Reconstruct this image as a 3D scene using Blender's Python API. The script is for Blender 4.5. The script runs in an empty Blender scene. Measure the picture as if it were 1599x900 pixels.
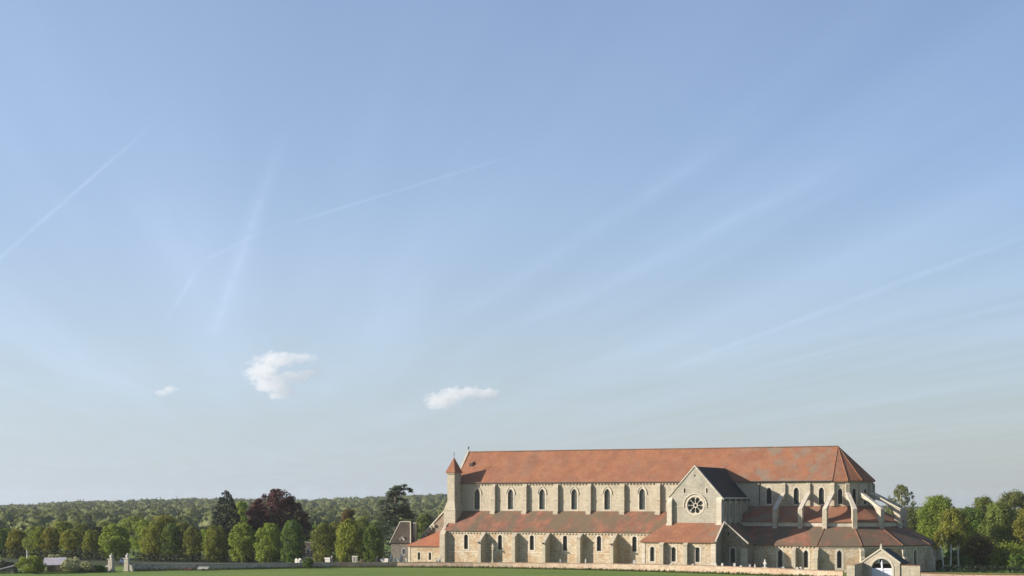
import bpy, bmesh, math, random
import numpy as np
from mathutils import Vector, Matrix
from mathutils.geometry import tessellate_polygon
R = math.radians
random.seed(7)
scene = bpy.context.scene
col = scene.collection

# ------------------------------------------------------------------ camera
F_PX = 2390.0            # focal length in pixels of the 1599 px wide photograph
EYE = 16.0               # eye height
HOR = 783.0              # horizon row in the photograph
cd = bpy.data.cameras.new('camera'); cam = bpy.data.objects.new('camera', cd); col.objects.link(cam)
cam.location = (0, 0, EYE); cam.rotation_euler = (R(90), 0, 0)
cd.sensor_width = 36.0; cd.lens = F_PX / 1599 * 36
cd.shift_y = (HOR - 450) / 1599
cd.clip_start = 1; cd.clip_end = 30000
scene.camera = cam

# ------------------------------------------------------------------ sun and sky
ANG = R(25.7)            # the church axis is turned this much away from the picture plane
su, sv, sz = 7.3, -5.1, -3.2                    # the way sunlight travels, in church axes (east, south, up)
tx = su*math.cos(ANG) - sv*math.sin(ANG); ty = -su*math.sin(ANG) - sv*math.cos(ANG)
travel = Vector((tx, ty, sz)).normalized()
sun_elev = math.asin(-travel.z); sun_az = math.atan2(-travel.x, -travel.y)
sd = bpy.data.lights.new('sun', 'SUN'); sun = bpy.data.objects.new('sun', sd); col.objects.link(sun)
sd.energy = 5.0; sd.angle = R(0.5); sd.color = (1.0, 0.91, 0.80)
sun.rotation_euler = travel.to_track_quat('-Z', 'Y').to_euler(); sun.location = (-200, 100, 150)

world = bpy.data.worlds.new('World'); scene.world = world; world.use_nodes = True
wt = world.node_tree; wn = wt.nodes; wl = wt.links
bg = wn['Background']; bg.inputs[1].default_value = 0.085
sky = wn.new('ShaderNodeTexSky'); sky.sky_type = 'NISHITA'; sky.sun_disc = False
sky.sun_elevation = sun_elev; sky.sun_rotation = sun_az
sky.altitude = 0; sky.air_density = 1.0; sky.dust_density = 0.6; sky.ozone_density = 2.0

def wm(op, a, b=None, c=None, clamp=False):
    n = wn.new('ShaderNodeMath'); n.operation = op; n.use_clamp = clamp
    for i, v in enumerate((a, b, c)):
        if v is None: continue
        if isinstance(v, (int, float)): n.inputs[i].default_value = v
        else: wl.new(v, n.inputs[i])
    return n.outputs[0]
# high thin cloud lies in a flat layer: the view direction divided by its height gives the place in that layer
tc = wn.new('ShaderNodeTexCoord'); sp = wn.new('ShaderNodeSeparateXYZ'); wl.new(tc.outputs['Generated'], sp.inputs[0])
zz = wm('MAXIMUM', sp.outputs[2], 0.01)
lx = wm('DIVIDE', sp.outputs[0], zz); ly = wm('DIVIDE', sp.outputs[1], zz)
def comb(x, y, z=0.0):
    n = wn.new('ShaderNodeCombineXYZ')
    for i, v in enumerate((x, y, z)):
        if isinstance(v, (int, float)): n.inputs[i].default_value = v
        else: wl.new(v, n.inputs[i])
    return n.outputs[0]
def wnoise(vec, scale, detail=4, rough=.5):
    n = wn.new('ShaderNodeTexNoise'); n.inputs['Scale'].default_value = scale
    n.inputs['Detail'].default_value = detail; n.inputs['Roughness'].default_value = rough
    wl.new(vec, n.inputs['Vector']); return n.outputs[0]
def wramp(v, a, b):
    n = wn.new('ShaderNodeMapRange'); n.interpolation_type = 'SMOOTHSTEP'
    n.inputs[1].default_value = a; n.inputs[2].default_value = b
    wl.new(v, n.inputs[0]); return n.outputs[0]
across = wm('ADD', wm('MULTIPLY', ly, 0.15), lx)
n1 = wnoise(comb(wm('MULTIPLY', across, 1.1), wm('MULTIPLY', ly, 0.10), 3.3), 1.3, 5, .45)
n2 = wnoise(comb(wm('MULTIPLY', across, 2.7), wm('MULTIPLY', ly, 0.16), 8.1), 1.3, 5, .5)
veil = wm('ADD', wm('MULTIPLY', wramp(n1, .30, .80), .14), wm('MULTIPLY', wramp(n2, .42, .85), .08))
lowside = wm('MULTIPLY', wramp(ly, 1.5, 6.0), wm('SUBTRACT', 1.0, wramp(ly, 8.0, 22.0)))
veil = wm('MULTIPLY', veil, wm('ADD', wm('MULTIPLY', lowside, .55), .45))
LP = comb(lx, ly)
def trail(A, B, w0, w1, amt, fade=.25):
    ax, ay = A; bx, by = B; dx, dy = bx-ax, by-ay; L2 = dx*dx+dy*dy
    rx = wm('SUBTRACT', lx, ax); ry = wm('SUBTRACT', ly, ay)
    t = wm('DIVIDE', wm('ADD', wm('MULTIPLY', rx, dx), wm('MULTIPLY', ry, dy)), L2)
    tcl = wm('MAXIMUM', wm('MINIMUM', t, 1.0), 0.0)
    ex = wm('SUBTRACT', rx, wm('MULTIPLY', tcl, dx)); ey = wm('SUBTRACT', ry, wm('MULTIPLY', tcl, dy))
    d = wm('SQRT', wm('ADD', wm('MULTIPLY', ex, ex), wm('MULTIPLY', ey, ey)))
    w = wm('ADD', w0, wm('MULTIPLY', tcl, w1-w0))
    m = wm('SUBTRACT', 1.0, wm('DIVIDE', d, w), clamp=True)
    m = wm('MULTIPLY', m, m)
    if fade:
        m = wm('MULTIPLY', m, wm('MULTIPLY', wramp(tcl, 0.0, fade), wramp(wm('SUBTRACT', 1.0, tcl), 0.0, fade)))
    return wm('MULTIPLY', m, amt)
trails = [trail((-2.6, 7.25), (-.87, 3.9), .026, .014, .20),
          trail((-1.934, 9.8), (-.56, 3.9), .10, .05, .17),
          trail((-1.95, 8.6), (-1.251, 6.24), .03, .03, .14, .3),
          trail((-1.27, 6.35), (-.93, 5.68), .03, .03, .13, .1),
          trail((-.97, 5.74), (.1, 4.3), .03, .02, .14, .25),
          trail((1.1, 12.2), (2.05, 4.9), .16, .07, .17),
          trail((1.7, 12.5), (2.8, 6.3), .13, .12, .10),
          trail((1.25, 3.4), (1.5, 3.05), .008, .008, .22),
          trail((-.35, 8.6), (.75, 3.6), .18, .12, .10),
          trail((.0, 9.0), (1.1, 4.0), .2, .12, .09)]
brk = wnoise(comb(wm('MULTIPLY', lx, 7), wm('MULTIPLY', ly, 1.6)), 1.0, 6, .7)
lines = trails[0]
for t_ in trails[1:]: lines = wm('ADD', lines, t_)
lines = wm('MULTIPLY', lines, wm('ADD', wm('MULTIPLY', wramp(brk, .3, .7), .55), .4))
tot = wm('ADD', wm('ADD', veil, lines), wm('MULTIPLY', wramp(sp.outputs[1], -.2, .7), wm('SUBTRACT', .16, wm('MULTIPLY', sp.outputs[0], .25))))
mx = wn.new('ShaderNodeMix'); mx.data_type = 'RGBA'
low = wm('SUBTRACT', 1.0, wramp(sp.outputs[2], -.03, .22))      # thin moisture thickening towards the horizon
hm = wn.new('ShaderNodeMix'); hm.data_type = 'RGBA'; wl.new(wm('MULTIPLY', low, .72), hm.inputs[0])
tn = wn.new('ShaderNodeMix'); tn.data_type = 'RGBA'; tn.blend_type = 'MULTIPLY'; tn.inputs[0].default_value = 1; tn.inputs[7].default_value = (1.02, .965, 1.07, 1)
wl.new(sky.outputs[0], tn.inputs[6]); wl.new(tn.outputs[2], hm.inputs[6]); lowc = wn.new('ShaderNodeVectorMath'); lowc.operation = 'SCALE'; lowc.inputs[0].default_value = (2.95, 3.45, 3.65); wl.new(wm('SUBTRACT', 1.0, wm('MULTIPLY', sp.outputs[0], .5)), lowc.inputs['Scale']); wl.new(lowc.outputs[0], hm.inputs[7])
wl.new(tot, mx.inputs[0]); wl.new(hm.outputs[2], mx.inputs[6]); mx.inputs[7].default_value = (5.2, 6.5, 8.7, 1)
wl.new(mx.outputs[2], bg.inputs[0])

scene.view_settings.view_transform = 'Standard'; scene.view_settings.look = 'None'
scene.view_settings.gamma = 1.0; scene.view_settings.exposure = 0.72
scene.cycles.max_bounces = 10; scene.cycles.volume_bounces = 8
scene.cycles.use_denoising = True

# ------------------------------------------------------------------ helpers
def at(px, Y, z=0.0): return ((px-799.5)*Y/F_PX, Y, z)     # a photograph column at a distance, in metres
def tag(o, label=None, cat=None, group=None, kind=None):
    if label: o['label'] = label
    if cat: o['category'] = cat
    if group: o['group'] = group
    if kind: o['kind'] = kind
    return o
def empty(name, loc=(0, 0, 0), rz=0.0):
    o = bpy.data.objects.new(name, None); col.objects.link(o); o.location = loc; o.rotation_euler.z = rz
    o.empty_display_size = .5; return o
class MB:
    def __init__(s): s.v = []; s.f = []
    def add(s, vs, fs):
        b = len(s.v); s.v += [tuple(p) for p in vs]; s.f += [tuple(b+i for i in f) for f in fs]
    def hexa(s, p):      # 8 points: bottom ring, top ring
        s.add(p, [(0,3,2,1),(4,5,6,7),(0,1,5,4),(1,2,6,5),(2,3,7,6),(3,0,4,7)])
    def box(s, x0, x1, y0, y1, z0, z1):
        s.hexa([(x0,y0,z0),(x1,y0,z0),(x1,y1,z0),(x0,y1,z0),(x0,y0,z1),(x1,y0,z1),(x1,y1,z1),(x0,y1,z1)])
    def prism(s, poly, off):      # planar polygon pushed along off
        n = len(poly); off = Vector(off)
        a = [Vector(p) for p in poly]; b = [p+off for p in a]
        tri = tessellate_polygon([a])
        base = len(s.v); s.v += [tuple(p) for p in a+b]
        for t in tri:
            s.f.append(tuple(base+i for i in t)); s.f.append(tuple(base+n+i for i in reversed(t)))
        for i in range(n):
            j = (i+1) % n; s.f.append((base+i, base+j, base+n+j, base+n+i))
    def plate(s, outer, holes, fn, d0, d1):   # 2-D outline with holes, fn(a, b, depth) -> 3-D
        loops = [outer]+holes
        tri = tessellate_polygon([[Vector((p[0], p[1], 0)) for p in l] for l in loops])
        flat = [p for l in loops for p in l]; n = len(flat); base = len(s.v)
        s.v += [tuple(fn(p[0], p[1], d0)) for p in flat] + [tuple(fn(p[0], p[1], d1)) for p in flat]
        for t in tri:
            s.f.append(tuple(base+i for i in t)); s.f.append(tuple(base+n+i for i in reversed(t)))
        k = 0
        for l in loops:
            m = len(l)
            for i in range(m):
                j = (i+1) % m; s.f.append((base+k+i, base+k+j, base+n+k+j, base+n+k+i))
            k += m
    def tube(s, pts, rad, seg=7):
        pts = [Vector(p) for p in pts]; rings = []
        for i, p in enumerate(pts):
            d = (pts[min(i+1, len(pts)-1)]-pts[max(i-1, 0)]).normalized()
            a = d.cross(Vector((0, 0, 1))) if abs(d.z) < .9 else d.cross(Vector((1, 0, 0)))
            a.normalize(); b = d.cross(a); r = rad[i] if hasattr(rad, '__len__') else rad
            rings.append([p+(a*math.cos(t)+b*math.sin(t))*r for t in [2*math.pi*k/seg for k in range(seg)]])
        base = len(s.v)
        for rg in rings: s.v += [tuple(q) for q in rg]
        for i in range(len(rings)-1):
            for k in range(seg):
                l = (k+1) % seg
                s.f.append((base+i*seg+k, base+i*seg+l, base+(i+1)*seg+l, base+(i+1)*seg+k))
        s.f.append(tuple(base+k for k in range(seg))); e = base+(len(rings)-1)*seg
        s.f.append(tuple(e+k for k in reversed(range(seg))))
    def lathe(s, prof, c=(0, 0, 0), seg=14):
        base = len(s.v)
        for r, z in prof:
            for k in range(seg):
                t = 2*math.pi*k/seg; s.v.append((c[0]+r*math.cos(t), c[1]+r*math.sin(t), c[2]+z))
        for i in range(len(prof)-1):
            for k in range(seg):
                l = (k+1) % seg
                s.f.append((base+i*seg+k, base+i*seg+l, base+(i+1)*seg+l, base+(i+1)*seg+k))
        s.f.append(tuple(base+k for k in reversed(range(seg)))); e = base+(len(prof)-1)*seg
        s.f.append(tuple(e+k for k in range(seg)))
    def build(s, name, m, parent=None, smooth=False, bevel=0.0):
        me = bpy.data.meshes.new(name); me.from_pydata(s.v, [], s.f); me.update()
        bm = bmesh.new(); bm.from_mesh(me); bmesh.ops.remove_doubles(bm, verts=bm.verts, dist=.0005)
        seen = {}
        for f in bm.faces: seen.setdefault(frozenset(v.index for v in f.verts), []).append(f)
        dead = [f for l in seen.values() if len(l) > 1 for f in l]
        if dead: bmesh.ops.delete(bm, geom=dead, context='FACES_ONLY')
        bmesh.ops.recalc_face_normals(bm, faces=bm.faces)
        if bevel: bmesh.ops.bevel(bm, geom=[e for e in bm.edges], offset=bevel, segments=1, affect='EDGES')
        bm.to_mesh(me); bm.free()
        if smooth: me.polygons.foreach_set('use_smooth', [True]*len(me.polygons))
        me.materials.append(m)
        o = bpy.data.objects.new(name, me); col.objects.link(o)
        if parent: o.parent = parent
        return o
def copy_tree(o, parent=None):
    c = o.copy(); col.objects.link(c)
    if parent: c.parent = parent
    for ch in list(o.children): copy_tree(ch, c)
    return c

# ------------------------------------------------------------------ materials
class NT:
    def __init__(s, name):
        s.m = bpy.data.materials.new(name); s.m.use_nodes = True; s.t = s.m.node_tree
        s.n = s.t.nodes; s.l = s.t.links; s.b = s.n['Principled BSDF']
    def tex(s, kind='object', scale=(1, 1, 1), rot=(0, 0, 0)):
        tcn = s.n.new('ShaderNodeTexCoord'); mp = s.n.new('ShaderNodeMapping')
        mp.inputs['Scale'].default_value = scale; mp.inputs['Rotation'].default_value = rot
        s.l.new(tcn.outputs['Object'], mp.inputs[0]); return mp.outputs[0]
    def noise(s, vec, scale, detail=4, rough=.55):
        n = s.n.new('ShaderNodeTexNoise'); n.inputs['Scale'].default_value = scale
        n.inputs['Detail'].default_value = detail; n.inputs['Roughness'].default_value = rough
        s.l.new(vec, n.inputs['Vector']); return n.outputs[0]
    def voro(s, vec, scale, feature='F1', out='Color'):
        n = s.n.new('ShaderNodeTexVoronoi'); n.feature = feature; n.inputs['Scale'].default_value = scale
        s.l.new(vec, n.inputs['Vector']); return n.outputs[out]
    def ramp(s, v, a, b, lo=0.0, hi=1.0):
        n = s.n.new('ShaderNodeMapRange'); n.interpolation_type = 'SMOOTHSTEP'
        for i, x in zip((1, 2, 3, 4), (a, b, lo, hi)): n.inputs[i].default_value = x
        s.l.new(v, n.inputs[0]); return n.outputs[0]
    def math(s, op, a, b=0.0):
        n = s.n.new('ShaderNodeMath'); n.operation = op
        for i, v in enumerate((a, b)):
            if isinstance(v, (int, float)): n.inputs[i].default_value = v
            else: s.l.new(v, n.inputs[i])
        return n.outputs[0]
    def mix(s, f, a, b, mode='MIX'):
        n = s.n.new('ShaderNodeMix'); n.data_type = 'RGBA'; n.blend_type = mode
        for i, v in zip((0, 6, 7), (f, a, b)):
            if isinstance(v, (int, float)): n.inputs[i].default_value = v
            elif isinstance(v, tuple): n.inputs[i].default_value = (*v, 1) if len(v) == 3 else v
            else: s.l.new(v, n.inputs[i])
        return n.outputs[2]
    def hsv(s, c, h=.5, sat=1.0, val=1.0):
        n = s.n.new('ShaderNodeHueSaturation'); s.l.new(c, n.inputs['Color'])
        for k, v in (('Hue', h), ('Saturation', sat), ('Value', val)):
            if isinstance(v, (int, float)): n.inputs[k].default_value = v
            else: s.l.new(v, n.inputs[k])
        return n.outputs[0]
    def brick(s, vec, w, h, mortar=.02, c1=(.5,.5,.5), c2=(.5,.5,.5), cm=(.3,.3,.3)):
        n = s.n.new('ShaderNodeTexBrick'); n.inputs['Scale'].default_value = 1
        n.inputs['Brick Width'].default_value = w; n.inputs['Row Height'].default_value = h
        n.inputs['Mortar Size'].default_value = mortar; n.inputs['Mortar Smooth'].default_value = .3
        for k, c in (('Color1', c1), ('Color2', c2), ('Mortar', cm)): n.inputs[k].default_value = (*c, 1)
        s.l.new(vec, n.inputs['Vector']); return n.outputs['Color']
    def wallvec(s):      # x + .7y against z, so courses run level on every wall direction
        tcn = s.n.new('ShaderNodeTexCoord'); sx = s.n.new('ShaderNodeSeparateXYZ'); s.l.new(tcn.outputs['Object'], sx.inputs[0])
        c = s.n.new('ShaderNodeCombineXYZ'); s.l.new(s.math('ADD', sx.outputs[0], s.math('MULTIPLY', sx.outputs[1], .83)), c.inputs[0])
        s.l.new(sx.outputs[2], c.inputs[1]); return c.outputs[0], sx
    def color(s, c): s.l.new(c, s.b.inputs['Base Color']) if not isinstance(c, tuple) else setattr(s.b.inputs['Base Color'], 'default_value', (*c, 1))
    def bump(s, h, strength=.5, dist=.05):
        n = s.n.new('ShaderNodeBump'); n.inputs['Strength'].default_value = strength; n.inputs['Distance'].default_value = dist
        s.l.new(h, n.inputs['Height']); s.l.new(n.outputs[0], s.b.inputs['Normal'])
    def rough(s, r): s.b.inputs['Roughness'].default_value = r; s.b.inputs['Specular IOR Level'].default_value = .25; return s.m

def mat_ashlar(name, base=(.475, .42, .315), tint=(.40, .32, .21), dark=(.23, .21, .17), stain=.65):
    k = NT(name); wv, sx = k.wallvec(); ob = k.tex()
    c = k.brick(wv, .75, .36, .022, tuple(x*1.06 for x in base), tuple(x*.86 for x in base), tuple(x*.62 for x in base))
    c = k.mix(k.ramp(k.noise(ob, .5, 5), .5, .72, 0, .55), c, tint)
    c = k.mix(k.ramp(k.noise(k.tex(scale=(1, 1, .25)), .9, 6, .65), .52, .75, 0, stain), c, dark)
    c = k.mix(k.ramp(k.noise(ob, 3.5, 4), .35, .7, 0, .4), c, k.hsv(c, val=.72))
    k.color(c); k.bump(k.noise(ob, 5, 4), .6, .06); return k.rough(.9)
def mat_rubble(name, base=(.39, .315, .21), rust=(.36, .215, .11), pale=(.54, .49, .39), dark=(.15, .13, .10), rustamt=.7, darkamt=.55):
    k = NT(name); ob = k.tex(); sq = k.tex(scale=(1, 1, 1.7))
    ce = k.voro(sq, 2.3); e = k.voro(sq, 2.3, 'DISTANCE_TO_EDGE', 'Distance')
    sp_ = k.n.new('ShaderNodeSeparateColor'); k.l.new(ce, sp_.inputs[0])
    c = k.mix(k.ramp(sp_.outputs[0], .2, .8), base, tuple(x*1.35 for x in base))
    c = k.mix(k.ramp(sp_.outputs[1], .55, .95, 0, .9), c, pale)
    c = k.mix(k.math('MULTIPLY', k.ramp(k.noise(ob, .42, 4), .44, .62, 0, rustamt), k.ramp(sp_.outputs[2], .1, .6, .4, 1)), c, rust)
    c = k.mix(k.ramp(k.noise(ob, .8, 5, .7), .55, .72, 0, darkamt), c, dark)
    c = k.mix(k.ramp(e, .0, .07, .45, 0), c, tuple(x*.7 for x in base))
    k.color(c); k.bump(e, .8, .08); return k.rough(.95)
def mat_tile(name, base=(.33, .125, .07), alt=(.27, .09, .055), lichen=(.25, .21, .15), amt=.3, lo=.5, hi=.7, streak=(1, 1, .25), grey=None):
    k = NT(name); ob = k.tex(); st = k.tex(scale=streak)
    c = k.mix(k.ramp(k.noise(ob, .35, 5), .35, .65), base, alt)
    c = k.mix(k.ramp(k.noise(st, 1.6, 6, .7), .35, .75, 0, .5), c, k.hsv(c, h=.512, sat=.9, val=1.22))
    c = k.mix(k.ramp(k.noise(st, .28, 6, .6), lo, hi, 0, amt), c, lichen)
    c = k.mix(k.ramp(k.noise(k.tex(scale=(1.6, 1, .3)), .12, 7, .72), .48, .66, 0, .45), c, k.hsv(c, h=.508, sat=.75, val=.68))
    c = k.mix(k.ramp(k.noise(k.tex(scale=(1, 1, .6)), .75, 6, .7), .56, .7, 0, .5), c, k.hsv(c, h=.512, sat=.9, val=1.18))
    if grey:      # lichen and newer tiles gathered over one stretch of the roof
        sx = k.n.new('ShaderNodeSeparateXYZ'); k.l.new(ob, sx.inputs[0])
        m = k.math('MULTIPLY', k.ramp(sx.outputs[0], grey[0], grey[0]+9), k.ramp(sx.outputs[0], grey[1]+5, grey[1]-4))
        m = k.math('MULTIPLY', m, k.ramp(k.noise(k.tex(scale=(1, 1, .45)), .3, 6, .62), .44, .62, 0, .62))
        c = k.mix(m, c, (.19, .185, .14))
    fine = k.voro(k.tex(scale=(1, 1, 1.3)), 3.0); sc_ = k.n.new('ShaderNodeSeparateColor'); k.l.new(fine, sc_.inputs[0])
    c = k.mix(k.ramp(sc_.outputs[0], .55, 1, 0, .35), c, k.hsv(c, val=.66))
    w = k.n.new('ShaderNodeTexWave'); w.bands_direction = 'Z'; w.inputs['Scale'].default_value = 1.55; w.inputs['Distortion'].default_value = .6
    k.l.new(ob, w.inputs['Vector'])
    k.color(c); k.bump(k.math('ADD', w.outputs[1], k.noise(ob, .7, 5)), .5, .09); return k.rough(.92)
def mat_plain(name, colr, var=.2, rough=.8, scale=3, metallic=0):
    k = NT(name); ob = k.tex(); base = k.mix(k.ramp(k.noise(ob, scale, 5), .3, .7), tuple(x*(1-var) for x in colr), tuple(min(1, x*(1+var)) for x in colr))
    k.color(base); k.b.inputs['Metallic'].default_value = metallic; return k.rough(rough)
def mat_glass(name, colr, lead=(.02, .02, .02), pitch=(.33, .45)):
    k = NT(name); wv, sx = k.wallvec()
    c = k.brick(wv, pitch[0], pitch[1], .035, colr, tuple(x*.55 for x in colr), lead)
    c = k.mix(k.ramp(k.noise(wv, 1.3, 4), .4, .7, 0, .6), c, tuple(x*.4 for x in colr))
    k.color(c); k.b.inputs['Roughness'].default_value = .45; k.b.inputs['Specular IOR Level'].default_value = .4; return k.m
def mat_leaf(name, c1, c2, c3=None, transl=.5):
    k = NT(name); a = k.n.new('ShaderNodeAttribute'); a.attribute_name = 'tint'
    c = k.mix(a.outputs['Fac'], c1, c2)
    oi = k.n.new('ShaderNodeObjectInfo')
    c = k.hsv(c, h=k.ramp(oi.outputs['Random'], 0, 1, .485, .515), val=k.ramp(oi.outputs['Random'], 0, 1, .85, 1.12))
    k.color(c); k.rough(.6)
    tr = k.n.new('ShaderNodeBsdfTranslucent'); k.l.new(c, tr.inputs[0]); mxs = k.n.new('ShaderNodeMixShader'); mxs.inputs[0].default_value = transl
    k.l.new(k.b.outputs[0], mxs.inputs[1]); k.l.new(tr.outputs[0], mxs.inputs[2]); k.l.new(mxs.outputs[0], k.n['Material Output'].inputs[0])
    return k.m
M = {}
M['ashlar'] = mat_ashlar('pale_ashlar')
M['ashlar_grey'] = mat_ashlar('grey_ashlar', (.42, .39, .31), (.34, .29, .2), (.2, .19, .16), .6)
M['dress'] = mat_ashlar('dressed_stone', (.60, .54, .43), (.45, .37, .25), (.3, .27, .21), .3)
M['rubble'] = mat_rubble('rubble_stone')
M['rubble_dark'] = mat_rubble('shaded_rubble', (.19, .16, .115), (.24, .145, .08), (.34, .31, .25), (.08, .075, .06), .45, .6)  # darker copy of the rubble, shade of the east walls put into its colour
M['tile'] = mat_tile('clay_tile', (.285, .117, .060), (.235, .096, .052), (.22, .17, .115), .3, .5, .75, grey=(70, 96))
M['tile_aisle'] = mat_tile('lichen_clay_tile', (.275, .112, .066), (.18, .082, .052), (.14, .11, .068), .9, .38, .58, (1, .5, .5))
M['tile_orange'] = mat_tile('newer_clay_tile', (.34, .125, .062), (.29, .10, .052), (.3, .16, .09), .25)
M['slate'] = mat_plain('slate', (.030, .029, .029), .3, .85, 2)
M['glass_pale'] = mat_glass('leaded_glass', (.13, .145, .12))
M['glass_dark'] = mat_glass('dark_leaded_glass', (.03, .032, .03), (.008, .008, .008))
M['iron'] = mat_plain('dark_iron', (.03, .03, .03), .2, .6)
M['lead'] = mat_plain('lead_gutter', (.11, .10, .09), .2, .6)
M['white'] = mat_plain('white_paint', (.72, .72, .78), .06, .6)
M['marble'] = mat_plain('pale_tomb_stone', (.48, .46, .41), .15, .7, 2)
M['granite'] = mat_plain('grey_tomb_stone', (.30, .29, .27), .25, .7, 2)
M['bark'] = mat_plain('bark', (.10, .08, .06), .3, .95, 4)
M['birch'] = mat_plain('birch_bark', (.48, .46, .40), .35, .9, 2)
M['wood'] = mat_plain('old_wood', (.16, .14, .12), .3, .9, 3)
M['sheet'] = mat_plain('grey_roof_sheet', (.36, .34, .36), .15, .7, 1.5)

# ------------------------------------------------------------------ ground, hill
def hgt(x, y):      # terrain height
    far = max(0.0, min(1.0, (y-780)/1500))
    xx = x*2400/max(y, 800)
    prof = float(np.interp(xx, (-2000, -800, -700, -600, -500, -320, -200, -110, 100, 400, 650, 760, 1400), (-2, 0, 6, 9, 11, 9, 14, 17.5, 14, 4, -2, -4, -12)))
    h = (far*far*(3-2*far))*prof
    if y > 2400: h -= (y-2400)*.05
    return h
nx, ny = 90, 110
xs = np.linspace(-1600, 1600, nx)
ys = np.concatenate([np.linspace(-60, 620, 35), np.linspace(640, 3400, ny-35)])
vs = [(x*(1 if y < 900 else 1+(y-900)/3000), y, hgt(x, y)-.02*0) for y in ys for x in xs]
fs = [(j*nx+i, j*nx+i+1, (j+1)*nx+i+1, (j+1)*nx+i) for j in range(ny-1) for i in range(nx-1)]
k = NT('meadow_ground'); ob = k.tex()
c = k.mix(k.ramp(k.noise(k.tex(scale=(.5, 1.6, 1)), .05, 6, .65), .35, .65), (.11, .175, .022), (.16, .22, .034))
c = k.mix(k.ramp(k.noise(k.tex(scale=(1, .25, 1)), .6, 5, .7), .4, .75, 0, .6), c, (.115, .15, .03))
c = k.mix(k.ramp(k.noise(ob, 7, 3), .45, .7, 0, .35), c, (.07, .12, .02))
sy = k.n.new('ShaderNodeSeparateXYZ'); k.l.new(ob, sy.inputs[0])
c = k.mix(k.ramp(sy.outputs[1], 640, 900), c, (.035, .055, .02))      # woodland floor beyond the meadows
k.color(c); k.bump(k.noise(ob, 5, 4), 1, .12); k.rough(.95)
g = MB(); g.add(vs, fs); tag(g.build('ground', k.m, smooth=True), kind='structure')

# crumpled low poly crown shapes for the far wood, gathered in one mesh
def ico(sub):
    bm = bmesh.new(); bmesh.ops.create_icosphere(bm, subdivisions=sub, radius=1)
    v = np.array([q.co[:] for q in bm.verts]); f = np.array([[q.index for q in t.verts] for t in bm.faces]); bm.free(); return v, f
def mesh_np(name, V, Fc, m, parent=None, tint=None, smooth=False):
    me = bpy.data.meshes.new(name); n, kf = len(V), Fc.shape[1]
    me.vertices.add(n); me.vertices.foreach_set('co', V.astype(np.float32).ravel())
    me.loops.add(Fc.size); me.loops.foreach_set('vertex_index', Fc.astype(np.int32).ravel())
    me.polygons.add(len(Fc)); me.polygons.foreach_set('loop_start', np.arange(0, Fc.size, kf, dtype=np.int32))
    if smooth: me.polygons.foreach_set('use_smooth', np.ones(len(Fc), bool))
    me.update(calc_edges=True); me.validate()
    if tint is not None:
        at_ = me.attributes.new('tint', 'FLOAT', 'POINT'); at_.data.foreach_set('value', tint.astype(np.float32))
    me.materials.append(m); o = bpy.data.objects.new(name, me); col.objects.link(o)
    if parent: o.parent = parent
    return o
rng = np.random.default_rng(11)
def woods(n, xr, yr, size, seed):
    r = np.random.default_rng(seed); iv, fi = ico(2); VV, QQ, T1, T2 = [], [], [], []; FF = []; b = 0; vari = []
    for q in range(12):
        d = iv.copy(); amp = np.ones(len(d))
        for o_ in range(14):
            c = r.normal(size=3); c /= np.linalg.norm(c); amp += .2*np.exp(-((d-c)**2).sum(1)/.09)
        amp *= 1+r.normal(0, .07, len(d)); vari.append(d*(amp*.72)[:, None])
    for i in range(n):
        u_ = r.random(); y = yr[0]+(yr[1]-yr[0])*u_**.8; x = r.uniform(*xr)*y/2390
        s = size*r.uniform(.6, 1.4); w = vari[r.integers(12)]; a = r.uniform(0, 6.28)
        ca, sa = math.cos(a), math.sin(a); p = np.stack([w[:, 0]*ca-w[:, 1]*sa, w[:, 0]*sa+w[:, 1]*ca, w[:, 2]*.95], 1)*s
        cen = np.array([x, y, hgt(x, y)+s*.45]); VV.append(p+cen); FF.append(fi+b); b += len(p); t = np.clip(r.normal(.5, .3), 0, 1)
        T1.append(np.full(len(p), .1+t*.7)); m_ = 90
        k_ = r.integers(0, len(p), m_); c = p[k_]*r.uniform(.96, 1.22, (m_, 1)); dn = p[k_]/np.linalg.norm(p[k_], axis=1)[:, None]
        nn = dn+r.normal(0, .3, (m_, 3)); nn /= np.linalg.norm(nn, axis=1)[:, None]; a_ = np.cross(nn, r.normal(size=(m_, 3))); a_ /= np.linalg.norm(a_, axis=1)[:, None]; b_ = np.cross(nn, a_)
        ls = r.uniform(.6, 1.5, (m_, 1)); QQ.append((np.stack([c-a_*ls, c+b_*ls*.8, c+a_*ls, c-b_*ls*.8], 1)+cen).reshape(-1, 3)); T2.append(np.repeat(t*.75+r.uniform(-.1, .28, m_), 4))
    V1 = np.concatenate(VV); V2 = np.concatenate(QQ); q = np.arange(len(V2)).reshape(-1, 4)+len(V1)
    F_ = np.concatenate([np.concatenate(FF), q[:, [0, 1, 2]], q[:, [0, 2, 3]]])
    return np.concatenate([V1, V2]), F_, np.clip(np.concatenate(T1+T2), 0, 1)
M['farleaf'] = mat_leaf('far_foliage', (.11, .14, .04), (.17, .205, .055), transl=.3)
V, Fc, T = woods(5200, (-900, 900), (640, 2480), 6.2, 5)
tag(mesh_np('far_wood', V, Fc, M['farleaf'], tint=T), 'hazy green wood covering the long low hill behind the abbey', 'wood', kind='stuff')

# haze: one even box of air
hz = MB(); hz.box(-2600, 2600, -40, 4200, -60, 44)
k = NT('air'); pv = k.n.new('ShaderNodeVolumePrincipled'); pv.inputs['Density'].default_value = .000065
pv.inputs['Color'].default_value = (.90, .94, 1, 1); pv.inputs['Anisotropy'].default_value = .2
k.n.remove(k.b); k.l.new(pv.outputs[0], k.n['Material Output'].inputs['Volume'])
tag(hz.build('haze', k.m), 'pale blue haze lying over the valley', 'haze', kind='stuff')

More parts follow.
